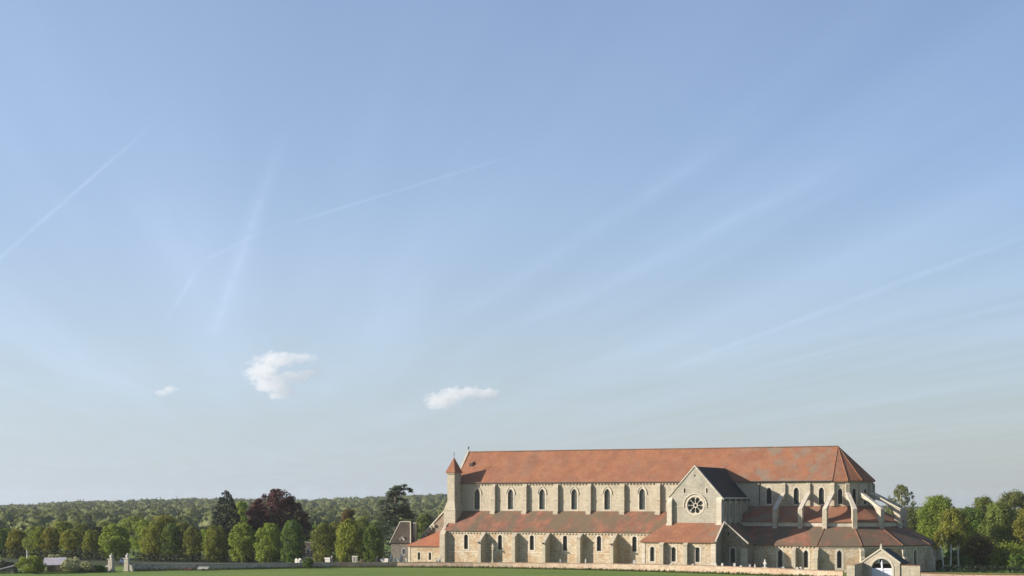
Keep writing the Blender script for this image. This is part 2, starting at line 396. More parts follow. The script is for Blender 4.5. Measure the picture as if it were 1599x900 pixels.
# ------------------------------------------------------------------ the abbey church
P0 = (-12.97, 400.0, 0.0)
church = empty('abbey_church', P0, -ANG)
tag(church, 'long pale stone abbey church with red tiled roofs, rose window gable and flying buttresses', 'church')
def P(u, v, z): return (u, -v, z)
CU, CV = 97.6, -7.5                       # centre of the round east end
def hep(r, t, z): return P(CU+r*math.sin(t), CV+r*math.cos(t), z)
TS = [R(25.714)*i for i in range(8)]
def arch2d(c, w, z0, zs, pointed=True, n=7):   # outline of an arched opening, width w, springing at zs
    h = w/2; pts = [(c-h, z0), (c+h, z0)]
    if pointed:
        r = w*.86
        a1 = math.acos((r-h)/r)
        for i in range(n+1):
            a = a1*i/n; pts.append((c+h-r+r*math.cos(a), zs+r*math.sin(a)))
        for i in range(n-1, -1, -1):
            a = a1*i/n; pts.append((c-h+r-r*math.cos(a), zs+r*math.sin(a)))
    else:
        for i in range(2*n+1):
            a = math.pi*i/(2*n); pts.append((c+h*math.cos(a), zs+h*math.sin(a)))
    return pts
class Plane:      # a vertical wall plane A->B (u, v points) with outward normal nn
    def __init__(s, A, B, nn=None):
        s.A = Vector(A); s.B = Vector(B); d = s.B-s.A; s.L = d.length; s.d = d/s.L
        s.n = Vector(nn).normalized() if nn else Vector((-s.d.y, s.d.x))
        if nn is None and s.n.dot((s.A+s.B)/2-Vector((CU, CV))) < 0: s.n = -s.n
    def __call__(s, a, z, dep):   # dep > 0 is outwards
        p = s.A+s.d*a+s.n*dep; return P(p.x, p.y, z)
def wall(name, pl, outline, holes, m, parent=church, th=1.0):
    b = MB(); b.plate(outline, holes, pl, 0, -th); return b.build(name, m, parent)
def window(pl, c, w, z0, zs, pane, pointed=True, sur=.3, hood=False, parent=church, bars=4, m=None, bottom=True):
    inner = arch2d(c, w, z0, zs, pointed); outer = arch2d(c, w+2*sur, z0-sur*.8 if bottom else z0-.02, zs, pointed)
    b = MB(); b.plate(outer, [inner], pl, .045, .003)
    o = b.build('window', m or M['dress'], parent)
    if hood:
        h1 = arch2d(c, w+2*sur+.34, zs-.25, zs, pointed); h0 = arch2d(c, w+2*sur+.06, zs-.25, zs, pointed)
        hb = MB(); hb.plate(h1[1:]+h1[:1], [], pl, .16, .05) if False else None
        n_ = len(h1)
        for i in range(1, n_-1):
            p0, p1 = h1[i], h1[i+1]; q0, q1 = h0[i], h0[i+1]
            hb.hexa([pl(q0[0], q0[1], .05), pl(q1[0], q1[1], .05), pl(p1[0], p1[1], .05), pl(p0[0], p0[1], .05),
                     pl(q0[0], q0[1], .19), pl(q1[0], q1[1], .19), pl(p1[0], p1[1], .19), pl(p0[0], p0[1], .19)])
        hb.build('hood_mould', M['dress'], o)
    g_ = MB(); g_.plate(arch2d(c, w+.06, z0-.03, zs, pointed), [], pl, -.42, -.47); g_.build('pane', pane, o)
    if bars:
        r_ = MB(); top = zs+w*.25; hs = []; dz = (top-z0)/(bars+1)
        for i in range(bars+1):
            for x0, x1 in ((c-w/2+.03, c-.025), (c+.025, c+w/2-.03)):
                za, zb = z0+dz*i+.025, z0+dz*(i+1)-.025; hs.append([(x0, za), (x1, za), (x1, zb), (x0, zb)])
        r_.plate([(c-w/2, z0), (c+w/2, z0), (c+w/2, top), (c-w/2, top)], hs, pl, -.35, -.40)
        r_.build('glazing_bars', M['iron'], o)
    return o
def slab(b, pts, th=.22): b.prism(pts, (0, 0, -th))

def comb_frieze(name, pl, a0, a1, ztop, h, pitch, wd, dep, parent=church):
    n = int((a1-a0)/pitch); top = ztop; mid = ztop-h*.42; pts = [(a0, top), (a0, mid)]
    for i in range(n):
        x = a0+pitch*(i+.5)-wd/2; pts += [(x, mid), (x, top-h), (x+wd, top-h), (x+wd, mid)]
    pts += [(a1, mid), (a1, top)]
    b = MB(); b.plate(pts, [], pl, .003, dep); return b.build(name, M['dress'], parent)
U0 = -2.4; ZE = 20.9; ZR = 29.1
# --- clerestory walls
south = Plane((0, 0), (100, 0), (0, 1)); S = lambda a: a
wins_n = [4.35, 14.0, 22.9, 31.8, 40.8, 50.1, 59.2]
pil_n = [9.3, 18.3, 27.1, 36.1, 45.1, 54.5]
wins_c = [82.3, 88.9, 94.9]
holes = [arch2d(c, 1.6, 13.9, 17.9) for c in wins_n]+[arch2d(c, 1.25, 15.35, 18.3) for c in wins_c]
wall('nave_wall', south, [(U0, 0), (CU, 0), (CU, ZE), (U0, ZE)], holes, M['ashlar'])
for c in wins_n: window(south, c, 1.6, 13.9, 17.9, M['glass_pale'], sur=.32, hood=True, bars=5)
for c in wins_c: window(south, c, 1.25, 15.35, 18.3, M['glass_dark'], sur=.28)
north = Plane((U0, 2*CV), (CU, 2*CV), (0, -1))
wall('nave_wall', north, [(0, 0), (CU-U0, 0), (CU-U0, ZE), (0, ZE)], [], M['ashlar'])
# west gable
b = MB(); b.prism([P(U0, -1.02, 0), P(U0, -13.98, 0), P(U0, -13.98, ZE), P(U0, -1.02, ZE)], (.9, 0, 0))
b.build('west_wall', M['ashlar'], church)
b = MB(); b.prism([P(U0, .45, ZE), P(U0, -15.45, ZE), P(U0, CV, ZR+.35)], (.55, 0, 0)); b.build('gable_wall', M['ashlar'], church)
# apse walls
for i in range(7):
    t0, t1 = TS[i], TS[i+1]; A = (CU+7.5*math.sin(t0), CV+7.5*math.cos(t0)); B_ = (CU+7.5*math.sin(t1), CV+7.5*math.cos(t1))
    pl = Plane(A, B_)
    h = [arch2d(pl.L/2, .95, 15.35, 18.3)] if i < 5 else []
    wall('apse_wall', pl, [(0, 8), (pl.L, 8), (pl.L, ZE), (0, ZE)], h, M['ashlar'], th=.8)
    if h: window(pl, pl.L/2, .95, 15.35, 18.3, M['glass_dark'], sur=.22)
# cornice + corbels
b = MB(); b.prism([P(U0+.6, .02, ZE-.28), P(U0+.6, .38, ZE-.05), P(U0+.6, .38, ZE+.12), P(U0+.6, .02, ZE+.12)], (66.5, 0, 0))
b.build('cornice', M['dress'], church)
comb_frieze('corbel_table', south, U0+.7, 64.1, ZE-.285, .45, .86, .36, .26)
b = MB(); b.box(77.3, CU, -.34, -.003, ZE-.3, ZE+.1)
for i in range(7): b.prism([hep(7.5, TS[i], ZE-.3), hep(7.5, TS[i+1], ZE-.3), hep(7.86, TS[i+1], ZE-.3), hep(7.86, TS[i], ZE-.3)], (0, 0, .4))
b.build('choir_cornice', M['lead'], church)
# main roof
RR = 8.05; RV0 = CV+RR
ridge0, ridge1 = P(U0+.3, CV, ZR), P(97.0, CV, ZR)
b = MB()
slab(b, [P(U0+.5, RV0, ZE-.05), P(CU, RV0, ZE-.05), ridge1, ridge0], .3)
slab(b, [P(U0+.5, 2*CV-.55, ZE-.05), P(CU, 2*CV-.55, ZE-.05), ridge1, ridge0], .3)
for i in range(7): slab(b, [hep(RR, TS[i], ZE-.05), hep(RR, TS[i+1], ZE-.05), ridge1], .3)
nr = b.build('nave_roof', M['tile'], church)
b = MB(); b.tube([ridge0, P(30, CV, ZR+.03), P(62, CV, ZR-.02), ridge1], .17, 8); b.build('ridge_tiles', M['tile_aisle'], nr)
for i in range(0, 7): b = MB(); b.tube([ridge1, hep(RR, TS[i], ZE-.02)], .11, 6); b.build('hip_tiles', M['tile'], nr)
b = MB(); b.tube([P(U0+.8, RV0+.1, ZE-.12), P(64, RV0+.1, ZE-.12)], .10, 6); b.build('gutter', M['lead'], nr)
b = MB(); b.tube([P(77.5, RV0+.1, ZE-.12), P(CU, RV0+.1, ZE-.12)], .13, 6)
b.build('gutter', M['lead'], nr)
# cross at the west end of the ridge
b = MB(); c0 = P(U0+.3, CV, ZR)
b.lathe([(.2, .2), (.14, .4), (.10, .8), (.22, .95), (.3, 1.15), (.22, 1.4), (.06, 1.5)], c0, 10); b.box(c0[0]-.07, c0[0]+.07, c0[1]-.34, c0[1]+.34, ZR+1.1, ZR+1.25)
b.build('cross', M['granite'], church)
# roof hatch near the west end: a small lucarne
def rz(v): return ZE-.05+(RV0-v)*(ZR-ZE+.05)/RR
b = MB(); v0, v1 = -3.6, -5.0
b.prism([P(.1, v0, rz(v0)+.02), P(.1, v0, rz(v0)+1.0), P(.1, v1, rz(v1)+.05)], (1.0, 0, 0)); hat = b.build('roof_hatch', M['tile'], nr)
b = MB(); b.box(.2, 1.0, -v0-.04, -v0-.005, rz(v0)+.1, rz(v0)+.9); b.build('opening', M['iron'], hat)
# nave pilasters
for u_ in pil_n:
    b = MB(); b.prism([P(u_-.55, .003, 12.9), P(u_-.55, .85, 12.4), P(u_-.55, .85, 19.6), P(u_-.55, .45, 20.3), P(u_-.55, .003, 20.6)], (1.1, 0, 0))
    b.prism([P(u_-.7, .6, 12.2), P(u_-.7, 1.15, 12.0), P(u_-.7, 1.15, 13.35), P(u_-.7, .6, 13.6)], (1.3, 0, 0))
    b.prism([P(u_-.62, .4, 16.3), P(u_-.62, .98, 16.3), P(u_-.62, .88, 16.75), P(u_-.62, .4, 16.75)], (1.24, 0, 0))
    b.build('pilaster', M['ashlar'], church)
for u_ in (80.0,): 
    b = MB(); b.tube([P(u_, .12, 15), P(u_, .12, 20.6)], .12, 6); b.build('drain_pipe', M['lead'], church)

# --- south aisle
AV = 6.6; ZA = 8.5; ZAT = 13.5
ais = Plane((0, AV), (100, AV), (0, 1))
wins_a = [4.5, 14.2, 23.1, 32.2, 41.3, 50.6]
wall('aisle_wall', ais, [(-2.2, 0), (61.0, 0), (61.0, ZA-.05), (-2.2, ZA-.05)], [arch2d(c, 1.15, 3.75, 6.9, False) for c in wins_a], M['rubble'], th=.9)
for c in wins_a: window(ais, c, 1.15, 3.75, 6.9, M['glass_dark'], False, sur=.42, bars=4)
# string course under the windows
for a0, a1 in ((-.5, 9.5), (10.5, 18.6), (19.5, 27.5), (28.5, 36.2), (37.2, 45.5), (46.5, 59.8)):
    b = MB(); b.prism([P(a0, AV+.003, 3.05), P(a0, AV+.09, 3.05), P(a0, AV+.003, 3.2)], (a1-a0, 0, 0)); b.build('string_course', M['dress'], church)
b = MB(); b.prism([P(-1.4, AV+.003, ZA-.3), P(-1.4, AV+.34, ZA-.12), P(-1.4, AV+.34, ZA+.02), P(-1.4, AV+.003, ZA+.02)], (61.3, 0, 0)); b.build('cornice', M['dress'], church)
comb_frieze('corbel_table', ais, -.7, 59.7, ZA-.305, .42, .86, .34, .24)
b = MB(); slab(b, [P(-1.6, AV+.55, ZA+.05), P(62.0, AV+.55, ZA+.05), P(65, .004, ZAT), P(-1.6, .004, ZAT)], .25)
b.build('aisle_roof', M['tile_aisle'], church)
b = MB(); b.prism([P(-2.2, AV-.9, 0), P(-2.2, AV-.9, ZA), P(-2.2, .02, ZAT-.1), P(-2.2, .02, 0)], (.9, 0, 0)); b.build('aisle_end_wall', M['rubble'], church)
def buttress(u_, D, w, top, drop, m=M['dress'], v0=AV, spout=False):
    o = Vector((0, 0)); b = MB()
    b.prism([P(u_-w/2, v0+.003, 0), P(u_-w/2, v0+D, 0), P(u_-w/2, v0+D, top-drop), P(u_-w/2, v0+.003, top)], (w, 0, 0))
    b.prism([P(u_-w/2-.06, v0+.02, top+.02), P(u_-w/2-.06, v0+D+.14, top-drop-.02), P(u_-w/2-.06, v0+D+.14, top-drop+.2), P(u_-w/2-.06, v0+.02, top+.24)], (w+.12, 0, 0))
    bo = b.build('buttress', m, church)
    if spout:
        s_ = MB(); s_.box(u_-.14, u_+.14, -(v0+D+.75), -(v0+D-.1), top-drop-.45, top-drop-.12); s_.build('water_spout', M['lead'], bo)
    return bo
for u_, D in ((9.9, 3.2), (27.8, 3.2), (45.9, 3.2)): buttress(u_, D, .85, 8.1, 2.3, M['ashlar'], spout=True)
for u_ in (18.8, 36.6): buttress(u_, 1.9, .95, 8.0, 1.2, M['ashlar'])
b = MB(); b.prism([P(-2.4, AV-.6, 0), P(-2.4, AV+1.5, 0), P(-2.4, AV+1.5, 7.4), P(-2.4, AV+.9, 8.3), P(-2.4, AV-.6, 9.3)], (1.5, 0, 0)); b.prism([P(-2.35, AV-2.4, 8.0), P(-2.35, AV-.5, 8.0), P(-2.35, AV-.5, 9.6), P(-2.35, AV-2.4, 10.7)], (.75, 0, 0))
b.build('buttress', M['ashlar'], church)

# --- stair turret
tur = MB(); tur.box(-2.4, -.33, -3.8, -.1, 13.9, 23.4)
tur.hexa([P(-3.05, 4.6, 8.2), P(.3, 4.6, 8.2), P(.3, .1, 8.2), P(-3.05, .1, 8.2), P(-3.05, 4.6, 13.7), P(.3, 4.6, 13.7), P(.3, .1, 13.7), P(-3.05, .1, 13.7)])
tur.hexa([P(-3.05, 4.6, 13.7), P(.3, 4.6, 13.7), P(.3, .1, 13.7), P(-3.05, .1, 13.7), P(-2.42, 3.82, 16.0), P(-.31, 3.82, 16.0), P(-.31, .1, 16.0), P(-2.42, .1, 16.0)])
tur.box(-3.12, .37, -4.67, -.1, 13.6, 13.78); tur.box(-2.5, -.23, -4.1, -.1, 23.1, 23.45)
tu = tur.build('stair_turret', M['ashlar'], church)
b = MB(); ap = P(-1.37, 2.05, 27.5); e = [P(-2.75, 4.35, 23.4), P(.02, 4.35, 23.4), P(.02, -.25, 23.4), P(-2.75, -.25, 23.4)]
b.add(e+[ap], [(0, 1, 2, 3), (0, 1, 4), (1, 2, 4), (2, 3, 4), (3, 0, 4)]); b.build('turret_roof', M['tile'], tu)
b = MB(); b.tube([ap, (ap[0], ap[1], ap[2]+1.3)], .05, 5); b.lathe([(.02, .45), (.16, .6), (.02, .75)], ap, 8); b.box(ap[0]-.03, ap[0]+.03, ap[1]-.25, ap[1]+.25, ap[2]+.95, ap[2]+1.03)
b.build('cross', M['iron'], tu)

# --- west porch
b = MB(); pol = [P(-12.9, -1.5, 0), P(-2.5, -1.5, 0), P(-2.5, -1.5, 16.6), P(-12.9, -1.5, 6.4)]
b.prism(pol, (0, .8, 0)); b.build('porch_side_wall', M['rubble_dark'], church)
b = MB(); b.prism([P(-13.3, -1.25, 6.2), P(-2.45, -1.25, 16.85), P(-2.45, -1.25, 17.2), P(-13.3, -1.25, 6.6)], (0, .9, 0)); b.build('coping', M['dress'], church)
for i in range(5):
    b = MB(); q = i/5; b.box(-12.6+q*4, -12.0+q*4, .9, 1.25, 6.7+q*4-.7, 6.7+q*4+.1); b.build('kneeler_stone', M['ashlar_grey'], church)
b = MB(); slab(b, [P(-13.4, -1.7, 6.3), P(-2.45, -1.7, 16.8), P(-2.45, -13.5, 16.8), P(-13.4, -13.5, 6.3)], .25); b.build('porch_roof', M['tile'], church)
b = MB(); b.box(-12.9, -12.1, 2.3, 13.3, 0, 6.1); b.build('porch_wall', M['rubble'], church)
pn = Plane((-13.0, 5.5), (-2.45, 5.5), (0, 1)); wp = [3.1, 6.35]
wall('annex_wall', pn, [(0, 0), (pn.L, 0), (pn.L, 4.5), (0, 4.5)], [arch2d(c, .75, .75, 2.35, False) for c in wp], M['rubble'], th=.8)
for c in wp: window(pn, c, .75, .75, 2.35, M['glass_dark'], False, sur=.3, bars=0)
b = MB(); b.box(-13.0, -12.2, -4.7, 1.2, 0, 4.5); b.build('annex_wall', M['rubble'], church)
b = MB(); b.box(-13.1, -12.5, -5.58, -4.9, 0, 4.3); b.build('quoin', M['dress'], church)
comb_frieze('corbel_table', pn, .2, 10.3, 4.43, .5, .7, .3, .2)
b = MB(); slab(b, [P(-13.4, 5.95, 4.45), P(-2.45, 5.95, 4.45), P(-2.45, -1.4, 8.6), P(-6.3, -1.4, 8.6)], .2)
slab(b, [P(-13.4, 5.95, 4.45), P(-6.3, -1.4, 8.6), P(-13.4, -1.4, 4.45)], .2); b.build('annex_roof', M['tile_orange'], church)

# --- south transept
TU0, TU1, TV = 64.2, 77.1, 20.2; ZT = 16.9; ZTR = 24.0; TM = (TU0+TU1)/2
tp = Plane((0, TV), (100, TV), (0, 1))
def circ(c, z, r, n=32, st=0): return [(c+r*math.cos(st+2*math.pi*i/n), z+r*math.sin(st+2*math.pi*i/n)) for i in range(n)]
RC, RZ_ = 70.75, 15.05
slits = [(68.2, 18.45), (73.55, 18.45)]
holes = [circ(RC, RZ_, 1.95)]+[arch2d(c, .42, z-.55, z+.35, False, 4) for c, z in slits]+[circ(TM, 21.9, .22, 10)]
wall('transept_gable', tp, [(TU0, 0), (TU1, 0), (TU1, ZT+.15), (TM, ZTR+.3), (TU0, ZT+.15)], holes, M['ashlar_grey'], th=.9)
# rose window: outer mouldings, tracery of eight petals, dark panes
b = MB(); b.plate(circ(RC, RZ_, 2.35), [circ(RC, RZ_, 1.95)], tp, .06, .003)
rw = b.build('rose_window', M['dress'], church)
b = MB()
n = 40; o1 = circ(RC, RZ_, 2.85, n); o0 = circ(RC, RZ_, 2.6, n)
for i in range(-1, 21):
    i0, i1 = i % n, (i+1) % n; q = [o0[i0], o0[i1], o1[i1], o1[i0]]
    b.hexa([tp(a, z, .003) for a, z in q]+[tp(a, z, .2) for a, z in q])
b.build('hood_mould', M['dress'], rw)
hol = [circ(RC, RZ_, .36, 12)]
for i in range(8):
    a = math.pi/8+i*math.pi/4; ca, sa = math.cos(a), math.sin(a)
    pts = []
    for (r_, w_) in ((.55, -.15), (.55, .15), (1.0, .36), (1.35, .50), (1.60, .46), (1.82, .26), (1.88, 0), (1.82, -.26), (1.60, -.46), (1.35, -.50), (1.0, -.36)):
        pts.append((RC+r_*ca-w_*sa, RZ_+r_*sa+w_*ca))
    hol.append(pts)
b = MB(); b.plate(circ(RC, RZ_, 1.96), hol, tp, -.18, -.4); b.build('tracery', M['dress'], rw)
b = MB(); b.plate(circ(RC, RZ_, 1.96), [], tp, -.5, -.55); b.build('pane', M['glass_dark'], rw)
b = MB(); 
for c, z in slits: b = MB(); b.plate(arch2d(c, .46, z-.57, z+.35, False, 4), [], tp, -.5, -.55); b.build('slit_opening', M['iron'], church)
b = MB(); b.plate(circ(TM, 21.9, .25, 10), [], tp, -.5, -.55); b.build('slit_opening', M['iron'], church)
for c, z in slits:
    b = MB(); b.plate(arch2d(c, .8, z-.7, z+.35, False, 4), [arch2d(c, .42, z-.55, z+.35, False, 4)], tp, .04, .003); b.build('slit_surround', M['dress'], church)
for (a0, a1, z) in ((65.6, 67.9, 14.7), (73.6, 75.9, 14.7)):
    b = MB(); b.box(a0, a1, -(TV+.1), -(TV+.003), z, z+.13); b.build('string_course', M['dress'], church)
for (a0, a1, d) in ((64.15, 65.3, .75), (75.95, 77.15, .45)):
    b = MB(); b.prism([P(a0, TV+.003, 10.6), P(a0, TV+d, 10.6), P(a0, TV+d, 15.9), P(a0, TV+.003, 16.9)], (a1-a0, 0, 0))
    b.box(a0-.1, a1+.1, -(TV+d+.2), -(TV+.003), 10.3, 10.95); b.build('pilaster', M['dress'], church)
tw = Plane((TU0, 0), (TU0, TV), (-1, 0)); wall('transept_wall', tw, [(.02, 0), (TV-.92, 0), (TV-.92, ZT), (.02, ZT)], [], M['ashlar_grey'], th=.8)
te = Plane((TU1, 0), (TU1, TV), (1, 0)); wall('transept_wall', te, [(.02, 0), (TV-.92, 0), (TV-.92, ZT), (.02, ZT)], [], M['ashlar_grey'], th=.8)
b = MB(); b.box(TU1-.3, TU1+.002, -TV, -TV+.9, 0, ZT); b.build('quoin', M['ashlar_grey'], church)
for v_ in (2.2, 6.8, 11.2, 15.6):
    b = MB(); b.box(TU1+.003, TU1+.5, -v_-.55, -v_+.55, 10.2, ZT-.5); b.build('pilaster', M['ashlar_grey'], church)
for v_ in (4.5, 9.0, 13.4, 17.8):
    wv_ = te; o_ = MB(); o_.plate(arch2d(v_, 1.0, 12.3, 15.0, False), [], te, .012, .003); o_.build('blind_window', M['glass_dark'] if v_ in (13.4,) else M['rubble_dark'], church)
b = MB(); b.box(TU1+.003, TU1+.3, -TV, -.4, ZT-.35, ZT-.02); b.build('cornice', M['dress'], church)
b = MB(); OV = .45; zz0 = ZT-.05-.45*(ZTR-ZT)/6.45
slab(b, [P(TM, TV-.5, ZTR), P(TM, -3.2, ZTR), P(TU1+OV, 1.0, zz0), P(TU1+OV, .005, zz0), P(TU1+OV, TV-.5, zz0)][:2]+[P(TU1+OV, -3.2, zz0), P(TU1+OV, TV-.5, zz0)], .22)
slab(b, [P(TM, TV-.5, ZTR), P(TM, -3.2, ZTR), P(TU0-OV, -3.2, zz0), P(TU0-OV, TV-.5, zz0)], .22); b.build('transept_roof', M['slate'], church)
for s_, uu in ((1, TU1+OV), (-1, TU0-OV)):
    b = MB(); b.prism([P(TM, TV-.52, ZTR-.05), P(uu, TV-.52, zz0-.1), P(uu, TV-.52, zz0+.22), P(TM, TV-.52, ZTR+.32)], (0, -.68, 0)); b.build('coping', M['dress'], church)

# --- low chapels round the transept foot
BV = 26.0; ZB = 7.0; BU0, BU1 = 60.0, 77.5
bp = Plane((0, BV), (100, BV), (0, 1)); wins_b = [62.45, 67.6, 73.3]
wall('chapel_wall', bp, [(BU0, 0), (BU1, 0), (BU1, ZB), (BU0, ZB)], [arch2d(c, 1.05, 2.3, 5.1, False) for c in wins_b], M['rubble'], th=.8)
for c in wins_b: window(bp, c, 1.05, 2.3, 5.1, M['glass_pale'], False, sur=.42, bars=4)
for c in (65.0, 70.7): buttress(c, 1.1, .95, 6.7, .7, M['ashlar'], v0=BV)
b = MB(); b.box(BU1-1.0, BU1+.1, -BV-.15, -BV+.4, 0, 6.7); b.build('quoin', M['dress'], church)
b = MB(); b.box(BU0-.1, BU0+.7, -BV-.1, -BV+.4, 0, 6.7); b.build('quoin', M['dress'], church)
be = Plane((BU1, TV), (BU1, BV), (1, 0)); wall('chapel_end_wall', be, [(.9, 0), (BV-TV-.82, 0), (BV-TV-.82, ZB+.55), (.9, 10.3)], [], M['rubble_dark'], th=.8)
b = MB(); b.prism([P(BU1, BV+.2, ZB-.1), P(BU1, BV+.2, ZB+.3), P(BU1, TV, 11.35), P(BU1, TV, 10.95)], (.3, 0, 0)); b.build('coping', M['dress'], church)
bw = Plane((BU0, AV), (BU0, BV), (-1, 0)); wall('chapel_wall', bw, [(.9, 0), (BV-AV-.82, 0), (BV-AV-.82, ZB), (.9, ZB)], [], M['rubble'], th=.8)
comb_frieze('corbel_table', bp, BU0+.1, BU1-.2, ZB-.02, .55, .86, .34, .22)
b = MB(); ek = ZB-.05
slab(b, [P(BU0-.5, BV+.5, ek-.1), P(BU1+.05, BV+.5, ek-.1), P(BU1+.05, TV+.004, 11.05), P(TU0-.2, TV+.004, 11.05)], .22)
slab(b, [P(BU0-.5, BV+.5, ek-.1), P(TU0-.003, TV+.004, 11.05), P(TU0-.003, .5, 11.05), P(BU0-.5, .5, ek-.1)], .22)
b.build('chapel_roof', M['tile'], church)
# east chapel against the transept
EU = 83.0; ZC = 6.4
ep = Plane((0, TV-.05), (100, TV-.05), (0, 1)); 
wall('east_chapel_gable', ep, [(TU1+.02, 0), (EU, 0), (EU, ZC), (TU1+.7, 11.2), (TU1+.02, 11.2)], [arch2d(79.7, 1.0, 2.0, 4.9, False), arch2d(78.6, .4, 8.2, 9.0, False, 4)], M['rubble_dark'], th=.8)
window(ep, 79.7, 1.0, 2.0, 4.9, M['glass_dark'], False, sur=.4, bars=3, m=M['ashlar_grey'])
b = MB(); b.plate(arch2d(78.6, .44, 8.2, 9.0, False, 4), [], ep, -.4, -.45); b.build('slit_opening', M['iron'], church)
b = MB(); b.box(EU-1.45, EU+.1, -TV-.35, -TV+.4, 0, 5.3); b.build('buttress', M['ashlar_grey'], church)
b = MB(); b.prism([P(TU1+.5, TV+.1, 11.2), P(EU+.35, TV+.1, ZC-.1), P(EU+.35, TV+.1, ZC+.22), P(TU1+.5, TV+.1, 11.55)], (0, .55, 0)); b.build('coping', M['dress'], church)
b = MB(); b.box(TU1-1.0, TU1+1.2, -TV-.25, -TV+.3, 10.55, 11.0); b.build('coping', M['dress'], church)
ee = Plane((EU, 14.5), (EU, TV), (1, 0)); wall('east_chapel_wall', ee, [(0, 0), (TV-14.5-.87, 0), (TV-14.5-.87, ZC-.05), (0, ZC-.05)], [], M['rubble_dark'], th=.8)
b = MB(); slab(b, [P(TU1+.01, TV-.45, 11.1), P(EU+.4, TV-.45, ZC), P(EU+.4, 6.5, ZC), P(TU1+.01, 6.5, 11.1)], .22); b.build('east_chapel_roof', M['tile_aisle'], church)

# --- ambulatory and choir chapels
R2, V2, ZO = 22.0, 14.5, 6.05
cp = Plane((0, V2), (100, V2), (0, 1)); wins_o = [89.1, 95.05]
wall('choir_chapel_wall', cp, [(EU, 0), (CU, 0), (CU, ZO), (EU, ZO)], [arch2d(c, 1.0, 1.0, 4.2) for c in wins_o], M['rubble'], th=.9)
for c in wins_o: window(cp, c, 1.0, 1.0, 4.2, M['glass_dark'], sur=.5, bars=0)
comb_frieze('corbel_table', cp, EU+.3, CU-.2, ZO-.02, .55, .86, .34, .22)
for i in range(7):
    A = (CU+R2*math.sin(TS[i]), CV+R2*math.cos(TS[i])); B_ = (CU+R2*math.sin(TS[i+1]), CV+R2*math.cos(TS[i+1])); pl = Plane(A, B_)
    h = [arch2d(pl.L/2, 1.0, 1.0, 4.2)] if i < 5 else []
    wall('choir_chapel_wall', pl, [(0, 0), (pl.L, 0), (pl.L, ZO), (0, ZO)], h, M['rubble'], th=.9)
    if h: window(pl, pl.L/2, 1.0, 1.0, 4.2, M['glass_dark'], sur=.5, bars=0)
    b = MB(); b.prism([hep(R2+.003, TS[i], ZO-.62), hep(R2+.003, TS[i+1], ZO-.62), hep(R2+.14, TS[i+1], ZO-.62), hep(R2+.14, TS[i], ZO-.62)], (0, 0, .6)); b.build('cornice', M['dress'], church)
def rad_buttress(t, r0, r1, w, prof, name='buttress', m=M['ashlar']):   # prof: (r, z) outline standing radially at angle t
    d = Vector((math.sin(t), math.cos(t))); nn = Vector((math.cos(t), -math.sin(t)))*w
    if abs(t) < 1e-6: pass
    b = MB(); q = [P(CU+d.x*r-nn.x/2, CV+d.y*r-nn.y/2, z) for r, z in prof]
    off = Vector(P(nn.x, nn.y, 0)); b.prism(q, off); return b
for i in range(0, 7):
    for t in (TS[i],):
        pr = [(R2-.3, 0), (R2+1.5, 0), (R2+1.5, 3.2), (R2+.95, 3.7), (R2+.95, 4.9), (R2-.3, 5.9)]
        rad_buttress(t, 0, 0, .9, pr).build('buttress', M['ashlar'], church)
b = MB(); b.prism([P(92.05, V2+.003, 0), P(92.05, V2+1.2, 0), P(92.05, V2+1.2, 5.0), P(92.05, V2+.003, 5.8)], (.9, 0, 0)); b.build('buttress', M['ashlar'], church)
# lower roof
R1, V1 = 14.5, 7.0; ZB0, ZB1 = 10.2, 11.25
b = MB(); RO = R2+.45
slab(b, [P(TU1+.5, V2+.45, ZO), P(CU, V2+.45, ZO), P(CU, V1+.004, ZB0), P(TU1+.5, V1+.004, ZB0)], .22)
for i in range(7): slab(b, [hep(RO, TS[i], ZO), hep(RO, TS[i+1], ZO), hep(R1+.004, TS[i+1], ZB0), hep(R1+.004, TS[i], ZB0)], .22)
lr = b.build('choir_chapel_roof', M['tile_aisle'], church)
for i in range(0, 7): b = MB(); b.tube([hep(RO, TS[i], ZO+.03), hep(R1, TS[i], ZB0+.03)], .1, 6); b.build('hip_tiles', M['tile'], lr)
b = MB(); b.box(TU1+.4, CU, -V1, -V1+.7, 6, ZB1)
for i in range(7): b.prism([hep(R1, TS[i], 6), hep(R1, TS[i+1], 6), hep(R1-.7, TS[i+1], 6), hep(R1-.7, TS[i], 6)], (0, 0, ZB1-6))
b.build('ambulatory_wall', M['dress'], church)
b = MB(); slab(b, [P(TU1+.02, V1+.3, ZB1+.1), P(CU, V1+.3, ZB1+.1), P(CU, .005, 14.85), P(TU1+.02, .005, 14.85)], .2)
for i in range(7): slab(b, [hep(R1+.3, TS[i], ZB1+.1), hep(R1+.3, TS[i+1], ZB1+.1), hep(7.505, TS[i+1], 14.85), hep(7.505, TS[i], 14.85)], .2)
b.build('ambulatory_roof', M['tile'], church)
